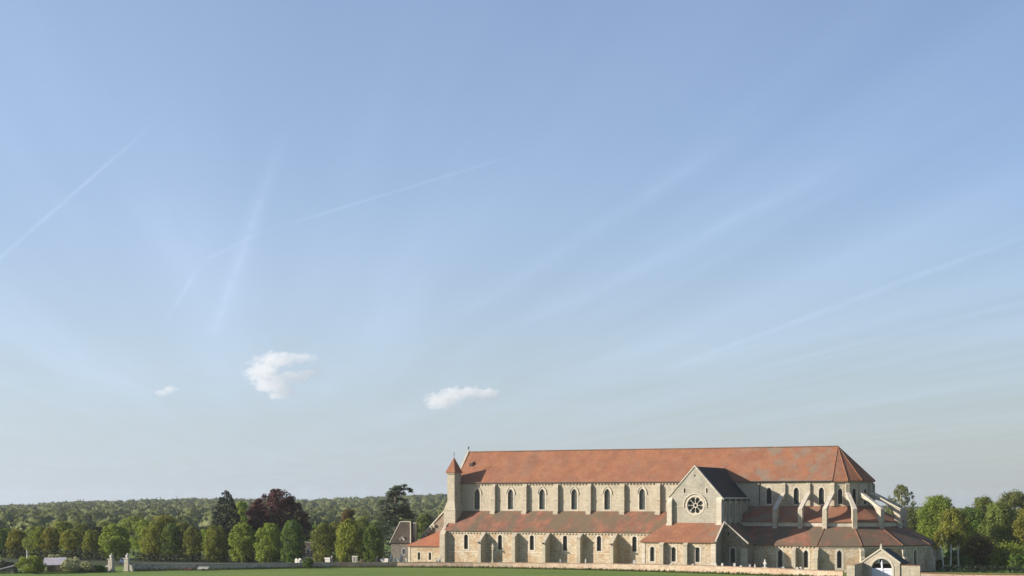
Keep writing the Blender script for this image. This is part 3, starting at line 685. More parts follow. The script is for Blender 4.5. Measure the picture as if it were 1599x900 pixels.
# flying buttresses
def flyer(cu, cv, dx, dy):
    d = Vector((dx, dy)); nn = Vector((dy, -dx)); 
    def q(r, z, s, w): return P(cu+d.x*r+nn.x*s*w/2, cv+d.y*r+nn.y*s*w/2, z)
    # outlines: r measured from the clerestory wall
    out = [(.003, 18.0), (6.5, 14.75), (6.5, 13.5)]
    n_ = 10
    for i in range(n_+1):      # the quarter arch underneath
        a = math.pi/2*i/n_; out.append((6.5-6.2*(1-math.cos(a)), 11.9+4.6*math.sin(a)))
    out.append((.003, 16.4))
    b = MB(); p = [q(r, z, -1, .75) for r, z in out]; b.prism(p, Vector(q(0, 0, 1, .75))-Vector(q(0, 0, -1, .75)))
    fo = b.build('flying_buttress', M['ashlar_grey'], church)
    b = MB(); p = [q(r, z, -1, .95) for r, z in ((.02, 18.02), (7.9, 14.1), (7.9, 14.32), (.02, 18.3))]
    b.prism(p, Vector(q(0, 0, 1, .95))-Vector(q(0, 0, -1, .95))); b.build('coping', M['dress'], fo)
    b = MB(); w = 1.05; p = [q(r, z, -1, w) for r, z in ((6.4, 9.0), (8.1, 8.6), (7.85, 10.2), (7.85, 14.0), (6.4, 14.75))]
    b.prism(p, Vector(q(0, 0, 1, w))-Vector(q(0, 0, -1, w))); b.build('pier', M['ashlar'], fo)
    b = MB(); w = .9; p = [q(r, z, -1, w) for r, z in ((.003, 14.9), (.5, 14.9), (.5, 19.9), (.003, 20.5))]
    b.prism(p, Vector(q(0, 0, 1, w))-Vector(q(0, 0, -1, w))); b.build('pilaster', M['ashlar'], fo)
for u_ in (85.9, 91.9): flyer(u_, 0, 0, 1)
for t in TS[:7]: flyer(CU+7.5*math.sin(t), CV+7.5*math.cos(t), math.sin(t), math.cos(t))

# ------------------------------------------------------------------ cemetery gateway and walls
GA = Vector((75.0, 312.0))
gate = empty('cemetery_gateway', (GA.x, GA.y, 0), -ANG)
tag(gate, 'small gabled stone gateway with round arch and white doors in front of the apse', 'gateway')
gp = lambda a, z, d: (a, -d, z)
b = MB(); b.plate([(-3.6, -1.5), (4.0, -1.5), (4.0, 3.5), (.2, 6.15), (-3.6, 3.6)], [arch2d(.35, 4.1, -1.4, 2.25, False, 10)], gp, 0, -.8); b.build('wall', M['ashlar'], gate)
b = MB(); a1 = arch2d(.35, 5.0, -1.45, 2.25, False, 10); a0 = arch2d(.35, 4.1, -1.45, 2.25, False, 10)
b.plate(a1, [[(x, z if z > -1.4 else -1.4) for x, z in a0]], gp, .09, .003); b.build('arch', M['dress'], gate)
for xa, za in ((4.15, 3.3), (-3.75, 3.4)): b = MB(); b.prism([(.2, -.15, 6.15), (xa, -.15, za), (xa, -.15, za+.3), (.2, -.15, 6.5)], (0, .75, 0)); b.build('coping', M['dress'], gate)
b = MB(); b.box(.02, .38, -.12, .35, 6.4, 6.85); b.box(.13, .27, .0, .14, 6.85, 7.35); b.box(-.02, .42, .0, .14, 7.0, 7.14); b.build('cross', M['dress'], gate)
b = MB(); 
for xa, za in ((4.3, 3.25), (-3.9, 3.35)): b.prism([(.2, .6, 6.2), (xa, .6, za), (xa, 8.2, za), (.2, 8.2, 6.2)], (0, 0, -.15))
b.build('roof', M['slate'], gate)
b = MB(); b.box(3.3, 3.9, .85, 8.0, -1, 3.2); b.build('side_wall', M['rubble'], gate); b = MB(); b.box(-3.5, -2.9, .85, 8.0, -1, 3.2); b.build('side_wall', M['rubble'], gate)
b = MB(); 
for x0, x1 in ((-1.72, .2), (.5, 2.42)):
    dr = MB(); dr.box(x0, x1, .3, .4, -1.4, 2.35); nb = 6
    for i in range(nb+1): xx = x0+(x1-x0)*i/nb; dr.box(xx-.03, xx+.03, .25, .3, -1.35, 2.3)
    dr.box(x0, x1, .2, .25, 1.95, 2.15); dr.box(x0, x1, .2, .25, .2, .4)
    d_ = dr.build('door', M['white'], gate)
b = MB(); b.box(.2, .5, .15, .5, -1.4, 3.0); b.lathe([(.2, 3.0), (.26, 3.3), (.1, 3.7), (.02, 4.3)], (.35, .32, 0), 8); b.build('centre_post', M['white'], gate)
b = MB(); b.box(-3.6, 4, 6.6, 7.0, -1, 3.0); b.build('back_wall', M['wood'], gate)

def wall_run(name, pts, tops, th, m, label, cat='wall', group=None, capm=None, cap=.14):
    if 'wing' not in name: pts, tops = irregular(pts, tops, len(pts))
    o = empty(name, (pts[0][0], pts[0][1], 0)); tag(o, label, cat, group)
    b = MB(); c = MB(); ox, oy = pts[0]
    nn = []
    for i, p in enumerate(pts):
        a = Vector(pts[max(0, i-1)]); e_ = Vector(pts[min(len(pts)-1, i+1)]); d = (e_-a).normalized(); nn.append(Vector((d.y, -d.x)))
    def ring(i, w, z): p = Vector(pts[i]); return [(p.x+nn[i].x*w-ox, p.y+nn[i].y*w-oy, z), (p.x-nn[i].x*w-ox, p.y-nn[i].y*w-oy, z)]
    for i in range(len(pts)-1):
        t0, t1 = tops[i], tops[i+1]
        for bb, w, z00, z01, z10, z11 in ((b, th/2, -1.0, -1.0, t0, t1), (c, th/2+.09, t0+.003, t1+.003, t0+cap, t1+cap)):
            r0, r1 = ring(i, w, z00), ring(i+1, w, z01); s0, s1 = ring(i, w, z10), ring(i+1, w, z11)
            bb.hexa([r0[0], r1[0], r1[1], r0[1], s0[0], s1[0], s1[1], s0[1]])
    b.build('masonry', m, o); c.build('coping', capm or M['dress'], o); return o
def irregular(pts, tops, seed, step=3.0, amp=.06):
    r = random.Random(seed); P_, T_ = [pts[0]], [tops[0]]
    for i in range(len(pts)-1):
        L = math.dist(pts[i], pts[i+1]); n_ = max(1, int(L/step))
        for j in range(1, n_+1):
            q = j/n_; P_.append((pts[i][0]*(1-q)+pts[i+1][0]*q+r.uniform(-.04, .04), pts[i][1]*(1-q)+pts[i+1][1]*q+r.uniform(-.04, .04))); T_.append(tops[i]*(1-q)+tops[i+1]*q+r.uniform(-amp, amp))
    return P_, T_
M['wallpink'] = mat_rubble('pinkish_rubble', (.40, .31, .22), (.40, .24, .15), (.50, .43, .32), (.22, .19, .14), .5, .4)
M['wallgrey'] = mat_rubble('grey_rubble', (.36, .32, .25), (.30, .22, .15), (.50, .46, .38), (.13, .13, .08), .5, .6)
M['copepink'] = mat_plain('weathered_coping', (.33, .23, .17), .35, .95, 1.2)
main = [(-44.6, 369), (-27.9, 371), (-9.2, 368), (0, 365.2), (9.1, 361), (19, 355.6), (29.2, 349.3), (38, 343.4), (46.6, 337.3), (53, 332), (59.6, 327), (64.5, 322.6), (69.0, 318.5)]
wall_run('cemetery_wall', main, [1.15, 1.17, 1.22, 1.3, 1.4, 1.5, 1.6, 1.65, 1.65, 1.6, 1.5, 1.42, 1.35], .5, M['wallpink'], 'long pinkish rubble wall running in front of the church from the bush to the gateway', capm=M['copepink'], cap=.1)
# raised wing walls either side of the gateway
cu_, cs_ = math.cos(ANG), math.sin(ANG)
def GL(a, d): return (GA.x+a*cu_-d*cs_*1.0, GA.y-a*cs_-d*cu_)
wall_run('wing_wall', [GL(-5.2, 6.4), GL(-3.6, 6.4)], [3.15, 3.15], .6, M['ashlar'], 'short tall stone wall end left of the gateway, joined to the cemetery wall', group='wing walls beside the gateway', capm=M['copepink'])
o = wall_run('wing_wall', [GL(-3.75, 6.05), GL(-3.75, .05)], [3.15, 3.3], .5, M['ashlar'], 'shaded return wall leading back from the tall wall end to the left side of the gateway', group='wing walls beside the gateway', capm=M['copepink'])
wall_run('wing_wall', [GL(4.05, -.5), GL(8.0, -.5)], [3.0, 2.95], .55, M['ashlar'], 'short tall stone wall with red tile coping adjoining the right side of the gateway', group='wing walls beside the gateway', capm=M['tile'])
wall_run('cemetery_wall', [GL(8.1, -.5), GL(15, -1.2), GL(30, -3)], [1.5, 1.45, 1.4], .5, M['wallpink'], 'low wall with reddish coping right of the gateway below the apse', capm=M['tile'])
wall_run('field_wall', [(-87, 352), (-80, 354), (-68.6, 357), (-60, 361.5), (-52, 365), (-44.2, 369.1)], [1.45, 1.4, 1.35, 1.3, 1.2, 1.15], .6, M['wallgrey'], 'low grey rubble field wall between the gate pillars and the bush', capm=M['granite'])
wall_run('field_wall', [(-99.5, 345.5), (-91.9, 348)], [.9, .95], .5, M['wallgrey'], 'short low dark wall left of the two gate pillars', capm=M['granite'])
for (px, Y, lab) in ((174, 347.8, 'stone gate pillar with pale finial, left one of the pair at the field wall'), (199, 350.5, 'stone gate pillar with bright white finial, right one of the pair at the field wall')):
    o = empty('gate_pillar', at(px, Y), R(-20)); tag(o, lab, 'pillar', 'gate pillars')
    b = MB(); b.box(-.55, .55, -.55, .55, 0, 2.75); b.box(-.68, .68, -.68, .68, 2.75, 2.95); b.box(-.65, .65, -.65, .65, 0, .35)
    b.prism([(-.55, -.4, 0), (-1.5, -.4, 0), (-1.35, -.4, 1.2), (-.55, -.4, 1.7)], (0, .8, 0)) if px < 180 else b.prism([(.55, -.4, 0), (1.7, -.4, 0), (1.5, -.4, 1.2), (.55, -.4, 1.7)], (0, .8, 0))
    b.build('shaft', M['ashlar_grey'], o); b = MB(); b.lathe([(.42, 2.95), (.3, 3.05), (.2, 3.12), (.42, 3.35), (.45, 3.55), (.25, 3.75), (.12, 3.85), (.14, 4.0), (.03, 4.2)], seg=12); b.build('finial', M['marble'], o, True)

# ------------------------------------------------------------------ trees
def crown_np(clumps, n, size, seed, fill=.2, flat=0.0, spray=0.0):
    r = np.random.default_rng(seed); C_ = np.array([c[:3] for c in clumps]); Rr = np.array([c[3:6] for c in clumps])
    w = (Rr[:, 0]*Rr[:, 1]*Rr[:, 2])**(2/3); k_ = r.choice(len(clumps), n, p=w/w.sum())
    d = r.normal(size=(n, 3)); d /= np.linalg.norm(d, axis=1)[:, None]
    rad = np.where(r.random(n) < fill, r.random(n)**(1/3), .8+.25*r.random(n)+spray*r.random(n)**3)
    c = C_[k_]+d*Rr[k_]*rad[:, None]
    nrm = d*(1-flat)+r.normal(0, .4, (n, 3)); nrm[:, 2] += flat*1.2; nrm /= np.linalg.norm(nrm, axis=1)[:, None]
    a = np.cross(nrm, r.normal(size=(n, 3))); a /= np.linalg.norm(a, axis=1)[:, None]; b_ = np.cross(nrm, a)
    s = size*r.uniform(.6, 1.35, n)[:, None]
    v = np.stack([c-a*s*.5, c+b_*s*.36+a*s*.08, c+a*s*.55-nrm*s*.12*r.random((n, 1)), c-b_*s*.36], 1).reshape(-1, 3)
    f = np.arange(4*n).reshape(-1, 4)
    ct = r.random(len(clumps)); t = np.clip(ct[k_]*.7+r.random(n)*.45-.08, 0, 1)
    return v, f, np.repeat(t, 4)
def trunk_mb(h, r0, limbs, seed, lean=0.0, crook=.15):
    r = random.Random(seed); b = MB(); pts = []; 
    for i in range(7): q = i/6; pts.append((lean*q*h+r.uniform(-crook, crook)*q, r.uniform(-crook, crook)*q, h*q))
    b.tube(pts, [r0*(1.25 if i == 0 else 1-.8*i/6) for i in range(7)], 8)
    for (z0, a, L, up) in limbs:
        s = Vector((lean*z0, 0, z0)); e_ = s+Vector((math.cos(a)*L, math.sin(a)*L, up)); m_ = s.lerp(e_, .5)+Vector((r.uniform(-.3, .3), r.uniform(-.3, .3), -.15*L*0+.15))
        b.tube([s, m_, e_], [r0*.45, r0*.28, r0*.08], 5)
    return b
LEAF = {
 'lime': mat_leaf('lime_leaf', (.135, .165, .022), (.29, .34, .042)),
 'yellow': mat_leaf('yellow_green_leaf', (.15, .16, .022), (.31, .31, .045)),
 'olive': mat_leaf('olive_leaf', (.12, .14, .028), (.24, .27, .052)),
 'green': mat_leaf('mid_green_leaf', (.07, .11, .02), (.165, .225, .036)),
 'dark': mat_leaf('dark_needle', (.012, .022, .010), (.030, .046, .018), transl=.1),
 'cedar': mat_leaf('cedar_needle', (.055, .072, .042), (.11, .135, .075), transl=.3),
 'copper': mat_leaf('copper_leaf', (.036, .011, .011), (.108, .034, .027), transl=.25),
 'orange': mat_leaf('orange_green_leaf', (.11, .085, .025), (.19, .14, .035)),
 'birch': mat_leaf('pale_spring_leaf', (.12, .15, .045), (.26, .29, .09)),
 'blossom': mat_leaf('blossom', (.20, .22, .07), (.52, .50, .30)),
}
# clipped lime: an upright rounded column of short shoots
def lime_proto(seed, top=1.0):
    r = random.Random(seed); cl = []
    for i in range(150):
        a = r.uniform(0, 6.283); z = r.uniform(.6, 9.4); q = (z-.6)/8.8
        rad = 2.45*min(1, (1-q**3.2)**.5*1.02+.03)*(.78+.22*min(1, q*3))*r.uniform(.9, 1.06)
        cl.append((math.cos(a)*rad, math.sin(a)*rad, z, r.uniform(.35, .75), r.uniform(.35, .75), r.uniform(.5, 1.0)))
    for z in np.linspace(1, 8.6, 9): cl.append((0, 0, z, 1.9*(1-(z/9.8)**4), 1.9*(1-(z/9.8)**4), 1.1))
    V, Fc, T = crown_np(cl, 7500, .34, seed, .15); o = empty('lime_tree', (0, 0, 0))
    lm = [(z, a, 1.9, 2.0) for z, a in ((1.6, .5), (2.2, 2.4), (2.6, 4.4), (3.4, 1.4), (4.0, 3.3), (4.4, 5.5))]
    trunk_mb(7.5, .32, lm, seed).build('trunk', M['bark'], o)
    mesh_np('crown', V, Fc, LEAF['lime'], o, T); return o
protos = [lime_proto(s) for s in (1, 2, 3, 4, 5)]
used_p = [False]*5
limes = [ # px, top y, width px, leaf, prototype, Y, label
 (2, 829, 22, 'green', 0, 384, 'dark green clipped lime tree cut by the left edge of the photo'),
 (27, 831, 34, 'yellow', 1, 380, 'yellow green clipped lime tree above the leafy shrub at the far left'),
 (62, 825, 32, 'lime', 2, 386, 'rounded clipped lime tree just right of a gap with a pale birch stem'),
 (80, 826, 32, 'yellow', 3, 380, 'light green clipped lime tree directly behind the open shed'),
 (111, 830, 36, 'yellow', 4, 380, 'yellow green dome shaped lime tree above the blossoming shrubs'),
 (144, 830, 29, 'lime', 0, 383, 'narrow clipped lime tree between the shed and the gate pillars'),
 (179, 820, 46, 'lime', 1, 384, 'broad clipped lime tree standing behind the two gate pillars'),
 (240, 815, 40, 'yellow', 2, 383, 'tall yellow green lime tree above the left stretch of the field wall'),
 (269, 819, 34, 'green', 3, 380, 'mid green clipped lime tree touching the tall yellow one on its right'),
 (301, 822, 29, 'olive', 4, 382, 'thin brown tinged lime tree with its forked trunk showing, above the red tile pile'),
 (338, 821, 38, 'lime', 0, 382, 'bright clipped lime tree in front of the tall dark conifer'),
 (379, 817, 41, 'lime', 1, 382, 'full width clipped lime tree between the dark conifer and the copper beech'),
 (420, 816, 42, 'lime', 2, 382, 'bright egg shaped lime tree under the left half of the copper beech'),
 (457, 812, 35, 'green', 3, 382, 'narrow upright lime tree beside the dormered cottage, under the copper beech'),
 (506, 815, 36, 'olive', 4, 384, 'soft olive lime tree just right of the dormered cottage'),
 (549, 809, 46, 'yellow', 0, 386, 'wide golden green lime tree, last of the clipped row before the cedar'),
 (582, 818, 30, 'green', 1, 388, 'small bushy green tree in the shade of the cedar'),
]
for i, (px, ty, w, leaf, pi, Y, lab) in enumerate(limes):
    first = not used_p[pi]; o = protos[pi] if first else copy_tree(protos[pi]); used_p[pi] = True
    s = F_PX/Y; H = EYE-(ty-HOR)/s; W = w/s
    Y = 432-px/600*54
    o.location = at(px, Y); o.rotation_euler.z = i*1.3; o.scale = (W/5.0, W/5.0, H/10.1)
    for ch in o.children:
        if ch.type == 'MESH' and ch.name.startswith('crown'):
            if ch.data.materials[0] != LEAF[leaf]:
                ch.data = ch.data.copy(); ch.data.materials[0] = LEAF[leaf]
    tag(o, lab, 'tree', 'clipped lime trees in a row behind the wall')

def tree(name, px, Y, ty, w, leaf, label, seed, n=6000, size=.45, base=.22, clumps=40, gap=.2, bark='bark', group=None, peak=0.0, cr=.3, z0=0.0, lift=1.0, bareness=0, up=.75, spray=.35):
    """free growing tree: ty = photograph row of its top, w = crown width in photograph pixels"""
    s = F_PX/Y; H = EYE-(ty-HOR)/s; W = w/s; r = random.Random(seed); o = empty(name, at(px, Y, z0), seed*.7); cl = []
    for i in range(int(clumps*1.7)):
        q = r.random()**.8; z = H*(base+(1-base)*q); prof = math.sin(math.pi*min(1, .16+.84*q)**(1.0))**.6 if not peak else (1-q)**.75*1.05+.04
        a = r.uniform(0, 6.283); rr = W/2*prof*r.uniform(.35, .86)
        k_ = W*cr*.5*r.uniform(.35, 1.05)
        cl.append((math.cos(a)*rr, math.sin(a)*rr, min(z, H-k_*up), k_, k_, k_*up))
    V, Fc, T = crown_np(cl, n, size, seed, gap, spray=spray)
    lm = [(H*r.uniform(.2, .7), r.uniform(0, 6.28), W*.32, H*r.uniform(.08, .2)) for _ in range(9)]
    if bareness: lm += [(H*r.uniform(.4, .85), r.uniform(0, 6.28), W*r.uniform(.1, .25), H*r.uniform(.15, .22)) for _ in range(bareness)]
    trunk_mb(H*.92, .018*H+.08, lm, seed, crook=.4).build('trunk', M[bark], o)
    mesh_np('crown', V, Fc, LEAF[leaf], o, T); tag(o, label, 'tree', group); return o
def shrub(px, Y, ty, w, leaf, label, seed, n=2600, size=.3, name='shrub'):
    s = F_PX/Y; H = EYE-(ty-HOR)/s; W = w/s; o = empty(name, at(px, Y)); r = random.Random(seed); cl = [(0, 0, H*.42, W*.36, W*.3, H*.36)]
    for i in range(26):
        a = r.uniform(0, 6.28); q = r.uniform(.1, .95); z = H*(.08+.8*q); rr = W*.42*math.sin(math.pi*(.22+.7*q))**.7*r.uniform(.7, 1); k_ = W*.1*r.uniform(.6, 1.3)
        cl.append((math.cos(a)*rr, math.sin(a)*rr*.8, z, k_, k_, k_*.8))
    V, Fc, T = crown_np(cl, n, size, seed, .2); trunk_mb(H*.6, .09, [(H*.2, 1, W*.2, H*.3), (H*.25, 4, W*.2, H*.3)], seed, crook=.05).build('stem', M['bark'], o)
    mesh_np('foliage', V, Fc, LEAF[leaf], o, T); tag(o, label, 'shrub'); return o
# conifer
def conifer(px, Y, ty, w, label):
    s = F_PX/Y; H = EYE-(ty-HOR)/s; W = w/s; r = random.Random(3); o = empty('conifer_tree', at(px, Y)); cl = []
    for i in range(330):
        q = r.random()**1.15; z = H*(.1+.87*q); rad = W/2*((1-q)**.6)*r.uniform(.85, 1.0)+.1; a = r.uniform(0, 6.283)
        k_ = .38+.75*(1-q); cl.append((math.cos(a)*rad, math.sin(a)*rad, z, k_, k_, k_*.85))
    for q in np.linspace(0, .95, 12): cl.append((0, 0, H*(.1+.87*q), W*.36*(1-q)**.7+.1, W*.36*(1-q)**.7+.1, H*.06))
    V, Fc, T = crown_np(cl, 15000, .42, 4, .1); trunk_mb(H*.95, .5, [], 2).build('trunk', M['bark'], o)
    mesh_np('crown', V, Fc, LEAF['dark'], o, T); tag(o, label, 'tree')
conifer(353, 420, 764, 62, 'tall dark green cone shaped conifer rising behind the lime row')
# copper beech: broad dome lower to the right
def beech():
    Y = 425; s = F_PX/Y; o = empty('copper_beech', at(436, Y)); r = random.Random(9); cl = []
    shapes = [(430, 800, 36, 36), (437, 782, 25, 22), (415, 812, 28, 26), (455, 808, 26, 30), (402, 806, 16, 22), (470, 836, 17, 26), (440, 840, 34, 30), (412, 838, 24, 25)]
    for (px, py, rx, rz_) in shapes:
        cx = (px-436)/s; cz = EYE-(py-HOR)/s; a_, c_ = rx/s, rz_/s
        cl.append((cx, 0, cz, a_*.8, a_*.8, c_*.8))
        for i in range(34):
            d = Vector((r.gauss(0, 1), r.gauss(0, 1), r.gauss(0, 1))).normalized(); k_ = r.uniform(.5, 1.15)
            cl.append((cx+d.x*a_*.86, d.y*a_*.86, cz+d.z*c_*.86, k_, k_, k_*.8))
    V, Fc, T = crown_np(cl, 30000, .42, 10, .1)
    trunk_mb(13, .6, [(z, a, 4.5, 3) for z, a in ((3, .4), (4, 2), (5, 3.5), (6, 5), (8, 1), (9, 4))], 4).build('trunk', M['bark'], o)
    mesh_np('crown', V, Fc, LEAF['copper'], o, T); tag(o, 'great dark purple copper beech towering over the lime row', 'tree')
beech()
# cedar: level plates of needles on long limbs
def cedar():
    Y = 418; s = F_PX/Y; o = empty('cedar_tree', at(617, Y)); cl = []; r = random.Random(21); b = MB()
    def zz_(py): return EYE-(py-HOR)/s
    b.tube([(0, 0, 0), (.2, 0, 7), (-.1, .1, 14), (.4, 0, zz_(768)), (.7, 0, zz_(761))], [.7, .55, .4, .2, .08], 9)
    plates = [(620, 760, 7), (630, 759, 6), (614, 765, 8), (626, 768, 6), (610, 773, 9), (622, 778, 10), (604, 781, 10), (616, 786, 12), (630, 788, 8), (603, 791, 12), (622, 795, 13), (597, 799, 12), (634, 794, 6),
              (612, 800, 16), (634, 798, 11), (640, 804, 8), (600, 808, 15), (622, 810, 14), (612, 818, 20), (596, 822, 15), (630, 822, 14), (606, 830, 20), (622, 836, 18),
              (598, 842, 17), (612, 850, 18), (602, 860, 17), (617, 864, 14), (596, 868, 12), (640, 764, 4)]
    for (px, py, w) in plates:
        cx = (px-617)/s; cz = zz_(py); R_ = w/s; cy = r.uniform(-2.5, 2.5) if w > 8 else 0
        b.tube([(0, 0, cz-1.2), ((cx)*.5, cy*.5, cz-.3), (cx, cy, cz-.1)], [.2, .13, .05], 5)
        for i in range(15):
            a = r.uniform(0, 6.28); q = r.random()**.5*R_*1.08; k_ = r.uniform(.5, 1.0)*(1 if w > 6 else .5)
            cl.append((cx+math.cos(a)*q, cy+math.sin(a)*q, cz-.28*q*q/R_+r.uniform(-.7, .25), k_*1.1, k_*1.1, .34))
    V, Fc, T = crown_np(cl, 17000, .38, 22, .5, .3)
    b.build('trunk', M['bark'], o); mesh_np('crown', V, Fc, LEAF['cedar'], o, T); tag(o, 'layered blue green cedar with a bent top left of the church', 'tree')
cedar()
# dark grass-coloured sheet painted as shade, and low hedges, under the limes
lime_shade = MB(); lime_shade.add([(at(60, 395)[0], 378, .006), (at(600, 372)[0], 372, .006), (at(600, 372)[0], 392, .006), (at(60, 440)[0], 432, .006), (at(0, 440)[0], 420, .006)], [(0, 1, 2, 3, 4)])
k = NT('painted_lime_shade'); c_ = k.mix(k.ramp(k.noise(k.tex(), .4, 5), .35, .65), (.03, .035, .015), (.04, .055, .018)); k.color(c_); k.rough(.95)
tag(lime_shade.build('lime_shade', k.m), kind='structure')
def hedge(px0, Y0, px1, Y1, h, label, seed):
    a, b_ = Vector(at(px0, Y0)), Vector(at(px1, Y1)); L = (b_-a).length; n_ = int(L/1.1); r = random.Random(seed)
    o = empty('hedge', a, math.atan2((b_-a).y, (b_-a).x)); cl = [((i+.5)*1.1+r.uniform(-.2, .2), r.uniform(-.25, .25), h*z, .8, .7, h*.3*r.uniform(.8, 1.2)) for i in range(n_) for z in (.3, .68)]
    V, Fc, T = crown_np(cl, int(L*90), .34, seed, .1); mesh_np('foliage', V, Fc, LEAF['dark'], o, T)
    b = MB(); [b.tube([(i*1.6+.8, 0, 0), (i*1.6+.8, 0, h*.7)], .05, 5) for i in range(max(1, int(L/1.6)))][:1]; b.build('stem', M['bark'], o); tag(o, label, 'hedge')
hedge(212, 408, 462, 393, 2.4, 'dark low hedge running under the limes from the gate pillars to the cottage', 61)
hedge(498, 392, 600, 388, 2.2, 'dark low hedge under the last limes between the cottage and the cedar', 62)
hedge(0, 425, 165, 412, 3.0, 'dark hedge behind the shed and shrubs at the far left', 63)
# background trees behind the clipped row
bgt = [
 (12, 470, 826, 50, 'green', 'dim green tree behind the leftmost clipped limes'),
 (52, 480, 823, 34, 'olive', 'low brownish tree on the skyline row behind the far left limes'),
 (100, 470, 815, 46, 'lime', 'loose green tree showing over the yellow dome shaped lime'),
 (128, 480, 818, 40, 'olive', 'olive tree behind the gap between two domed limes above the shed'),
 (150, 460, 823, 34, 'dark', 'dark evergreen bush crown behind the narrow lime left of the pillars'),
 (165, 500, 815, 40, 'olive', 'soft olive tree peeping up behind the broad lime at the pillars'),
 (208, 450, 806, 56, 'olive', 'tall hazy olive tree between the gate pillars and the tall yellow lime'),
 (226, 440, 812, 40, 'lime', 'loose yellow green tree right behind the tall yellow lime on its left'),
 (258, 452, 805, 54, 'yellow', 'tall yellowish tree above the mid green clipped lime'),
 (285, 445, 816, 36, 'olive', 'brownish tree behind the thin forked lime on its left'),
 (320, 470, 828, 34, 'lime', 'low green tree between the forked lime and the bright lime'),
 (377, 455, 783, 30, 'lime', 'pale green tree standing between the dark conifer and the copper beech'),
 (398, 480, 815, 34, 'green', 'green tree mostly hidden behind the copper beech on its left side'),
 (492, 470, 820, 26, 'green', 'small green tree behind the cottage roof'),
 (524, 470, 815, 34, 'olive', 'olive tree between the soft olive lime and the golden lime'),
 (545, 465, 796, 34, 'orange', 'orange tinged tree rising behind the golden green lime'),
 (566, 480, 806, 30, 'olive', 'dull olive tree between the golden lime and the cedar'),
 (588, 470, 815, 34, 'green', 'green tree behind the cedar on its left side'),
 (664, 455, 803, 34, 'green', 'bright mid green tree between the cedar and the church turret'),
 (640, 480, 812, 30, 'green', 'deep green tree behind the cottage beside the cedar'),
]
for i, (px, Y, ty, w, leaf, lab) in enumerate(bgt):
    tree('round_tree', px, Y, ty, w, leaf, lab, 100+i, n=3600, size=.5, base=.12, clumps=34, gap=.15, group='trees behind the clipped limes', cr=.42)
# trees right of the apse
rt = [
 ('poplar_tree', 1407, 405, 757, 62, 'birch', 'tall airy pale tree with sky showing through, just right of the flying buttresses', 5600, .40, .2, 120, .6, 'birch', .14, 8),
 ('broadleaf_tree', 1425, 440, 800, 70, 'green', 'dark green tree behind the right end of the apse', 6500, .5, .06, 44, .2, 'bark', .34, 0),
 ('broadleaf_tree', 1466, 395, 775, 74, 'lime', 'bright green tree with pointed top right of the apse', 10500, .5, .12, 60, .25, 'birch', .28, 0),
 ('birch_tree', 1490, 372, 796, 66, 'yellow', 'yellow green birch with white stems showing low down right of the apse', 8000, .45, .22, 56, .35, 'birch', .26, 2),
 ('broadleaf_tree', 1516, 390, 796, 70, 'green', 'deep green tree between the birch and the brownish group', 9500, .5, .02, 54, .25, 'bark', .3, 0),
 ('budding_tree', 1536, 392, 776, 64, 'olive', 'brownish budding tree with thin bare twigs against the sky', 7000, .42, .15, 60, .5, 'bark', .22, 14),
 ('broadleaf_tree', 1562, 378, 786, 70, 'olive', 'olive brown bushy tree second from the right edge', 10500, .48, .04, 64, .25, 'bark', .27, 0),
 ('broadleaf_tree', 1584, 410, 768, 84, 'birch', 'tall pale green tree topping the clump at the right edge', 11000, .5, .25, 64, .45, 'bark', .24, 6),
 ('broadleaf_tree', 1606, 372, 797, 60, 'yellow', 'golden green tree cut off by the right edge of the photo', 7500, .48, .05, 50, .25, 'bark', .3, 0),
 ('broadleaf_tree', 1530, 362, 838, 60, 'orange', 'low brown orange bushy tree in front of the clump right of the birch', 8000, .42, .0, 48, .2, 'bark', .32, 0),
 ('broadleaf_tree', 1450, 400, 826, 44, 'yellow', 'small yellow green tree hugging the corner of the apse', 5000, .45, .05, 36, .25, 'bark', .34, 0),
 ('broadleaf_tree', 1575, 358, 850, 74, 'lime', 'low bushy tree at the foot of the clump near the right edge', 8000, .42, .0, 46, .2, 'bark', .34, 0),
]
for i, (nm, px, Y, ty, w, leaf, lab, n, size, base, cl, gap, bark, cr, bare) in enumerate(rt):
    if ty < 830: Y += 62; n = int(n*1.3)
    tree(nm, px, Y, ty, w, leaf, lab, 200+i, n=n, size=size, base=base, clumps=cl, gap=gap, bark=bark, group='trees right of the apse', cr=cr*.85, bareness=bare, up=1.35, spray=.6)
for q, (px, Y, ty, w, leaf, lab) in enumerate([(1462, 356, 872, 26, 'green', 'low green bush at the right foot of the apse wall'), (1480, 362, 868, 34, 'lime', 'green undergrowth bush between the white birch stems'),
     (1505, 358, 866, 36, 'green', 'dark green bush under the third birch stem'), (1532, 366, 860, 44, 'olive', 'olive bush behind the low brown orange tree'), (1592, 352, 862, 40, 'green', 'green bush cut by the right edge at the foot of the clump')]):
    shrub(px, Y, ty, w, leaf, lab, 300+q, 3200, .4)
shrub(1492, 384, 858, 44, 'green', 'broad green bush in the dark gap behind the three birch stems', 321, 3600, .42)
hedge(1474, 346, 1612, 340, 1.7, 'low dark hedge added as ground shade under the right hand trees', 64)  # low foliage row added to darken the ground like tree shade
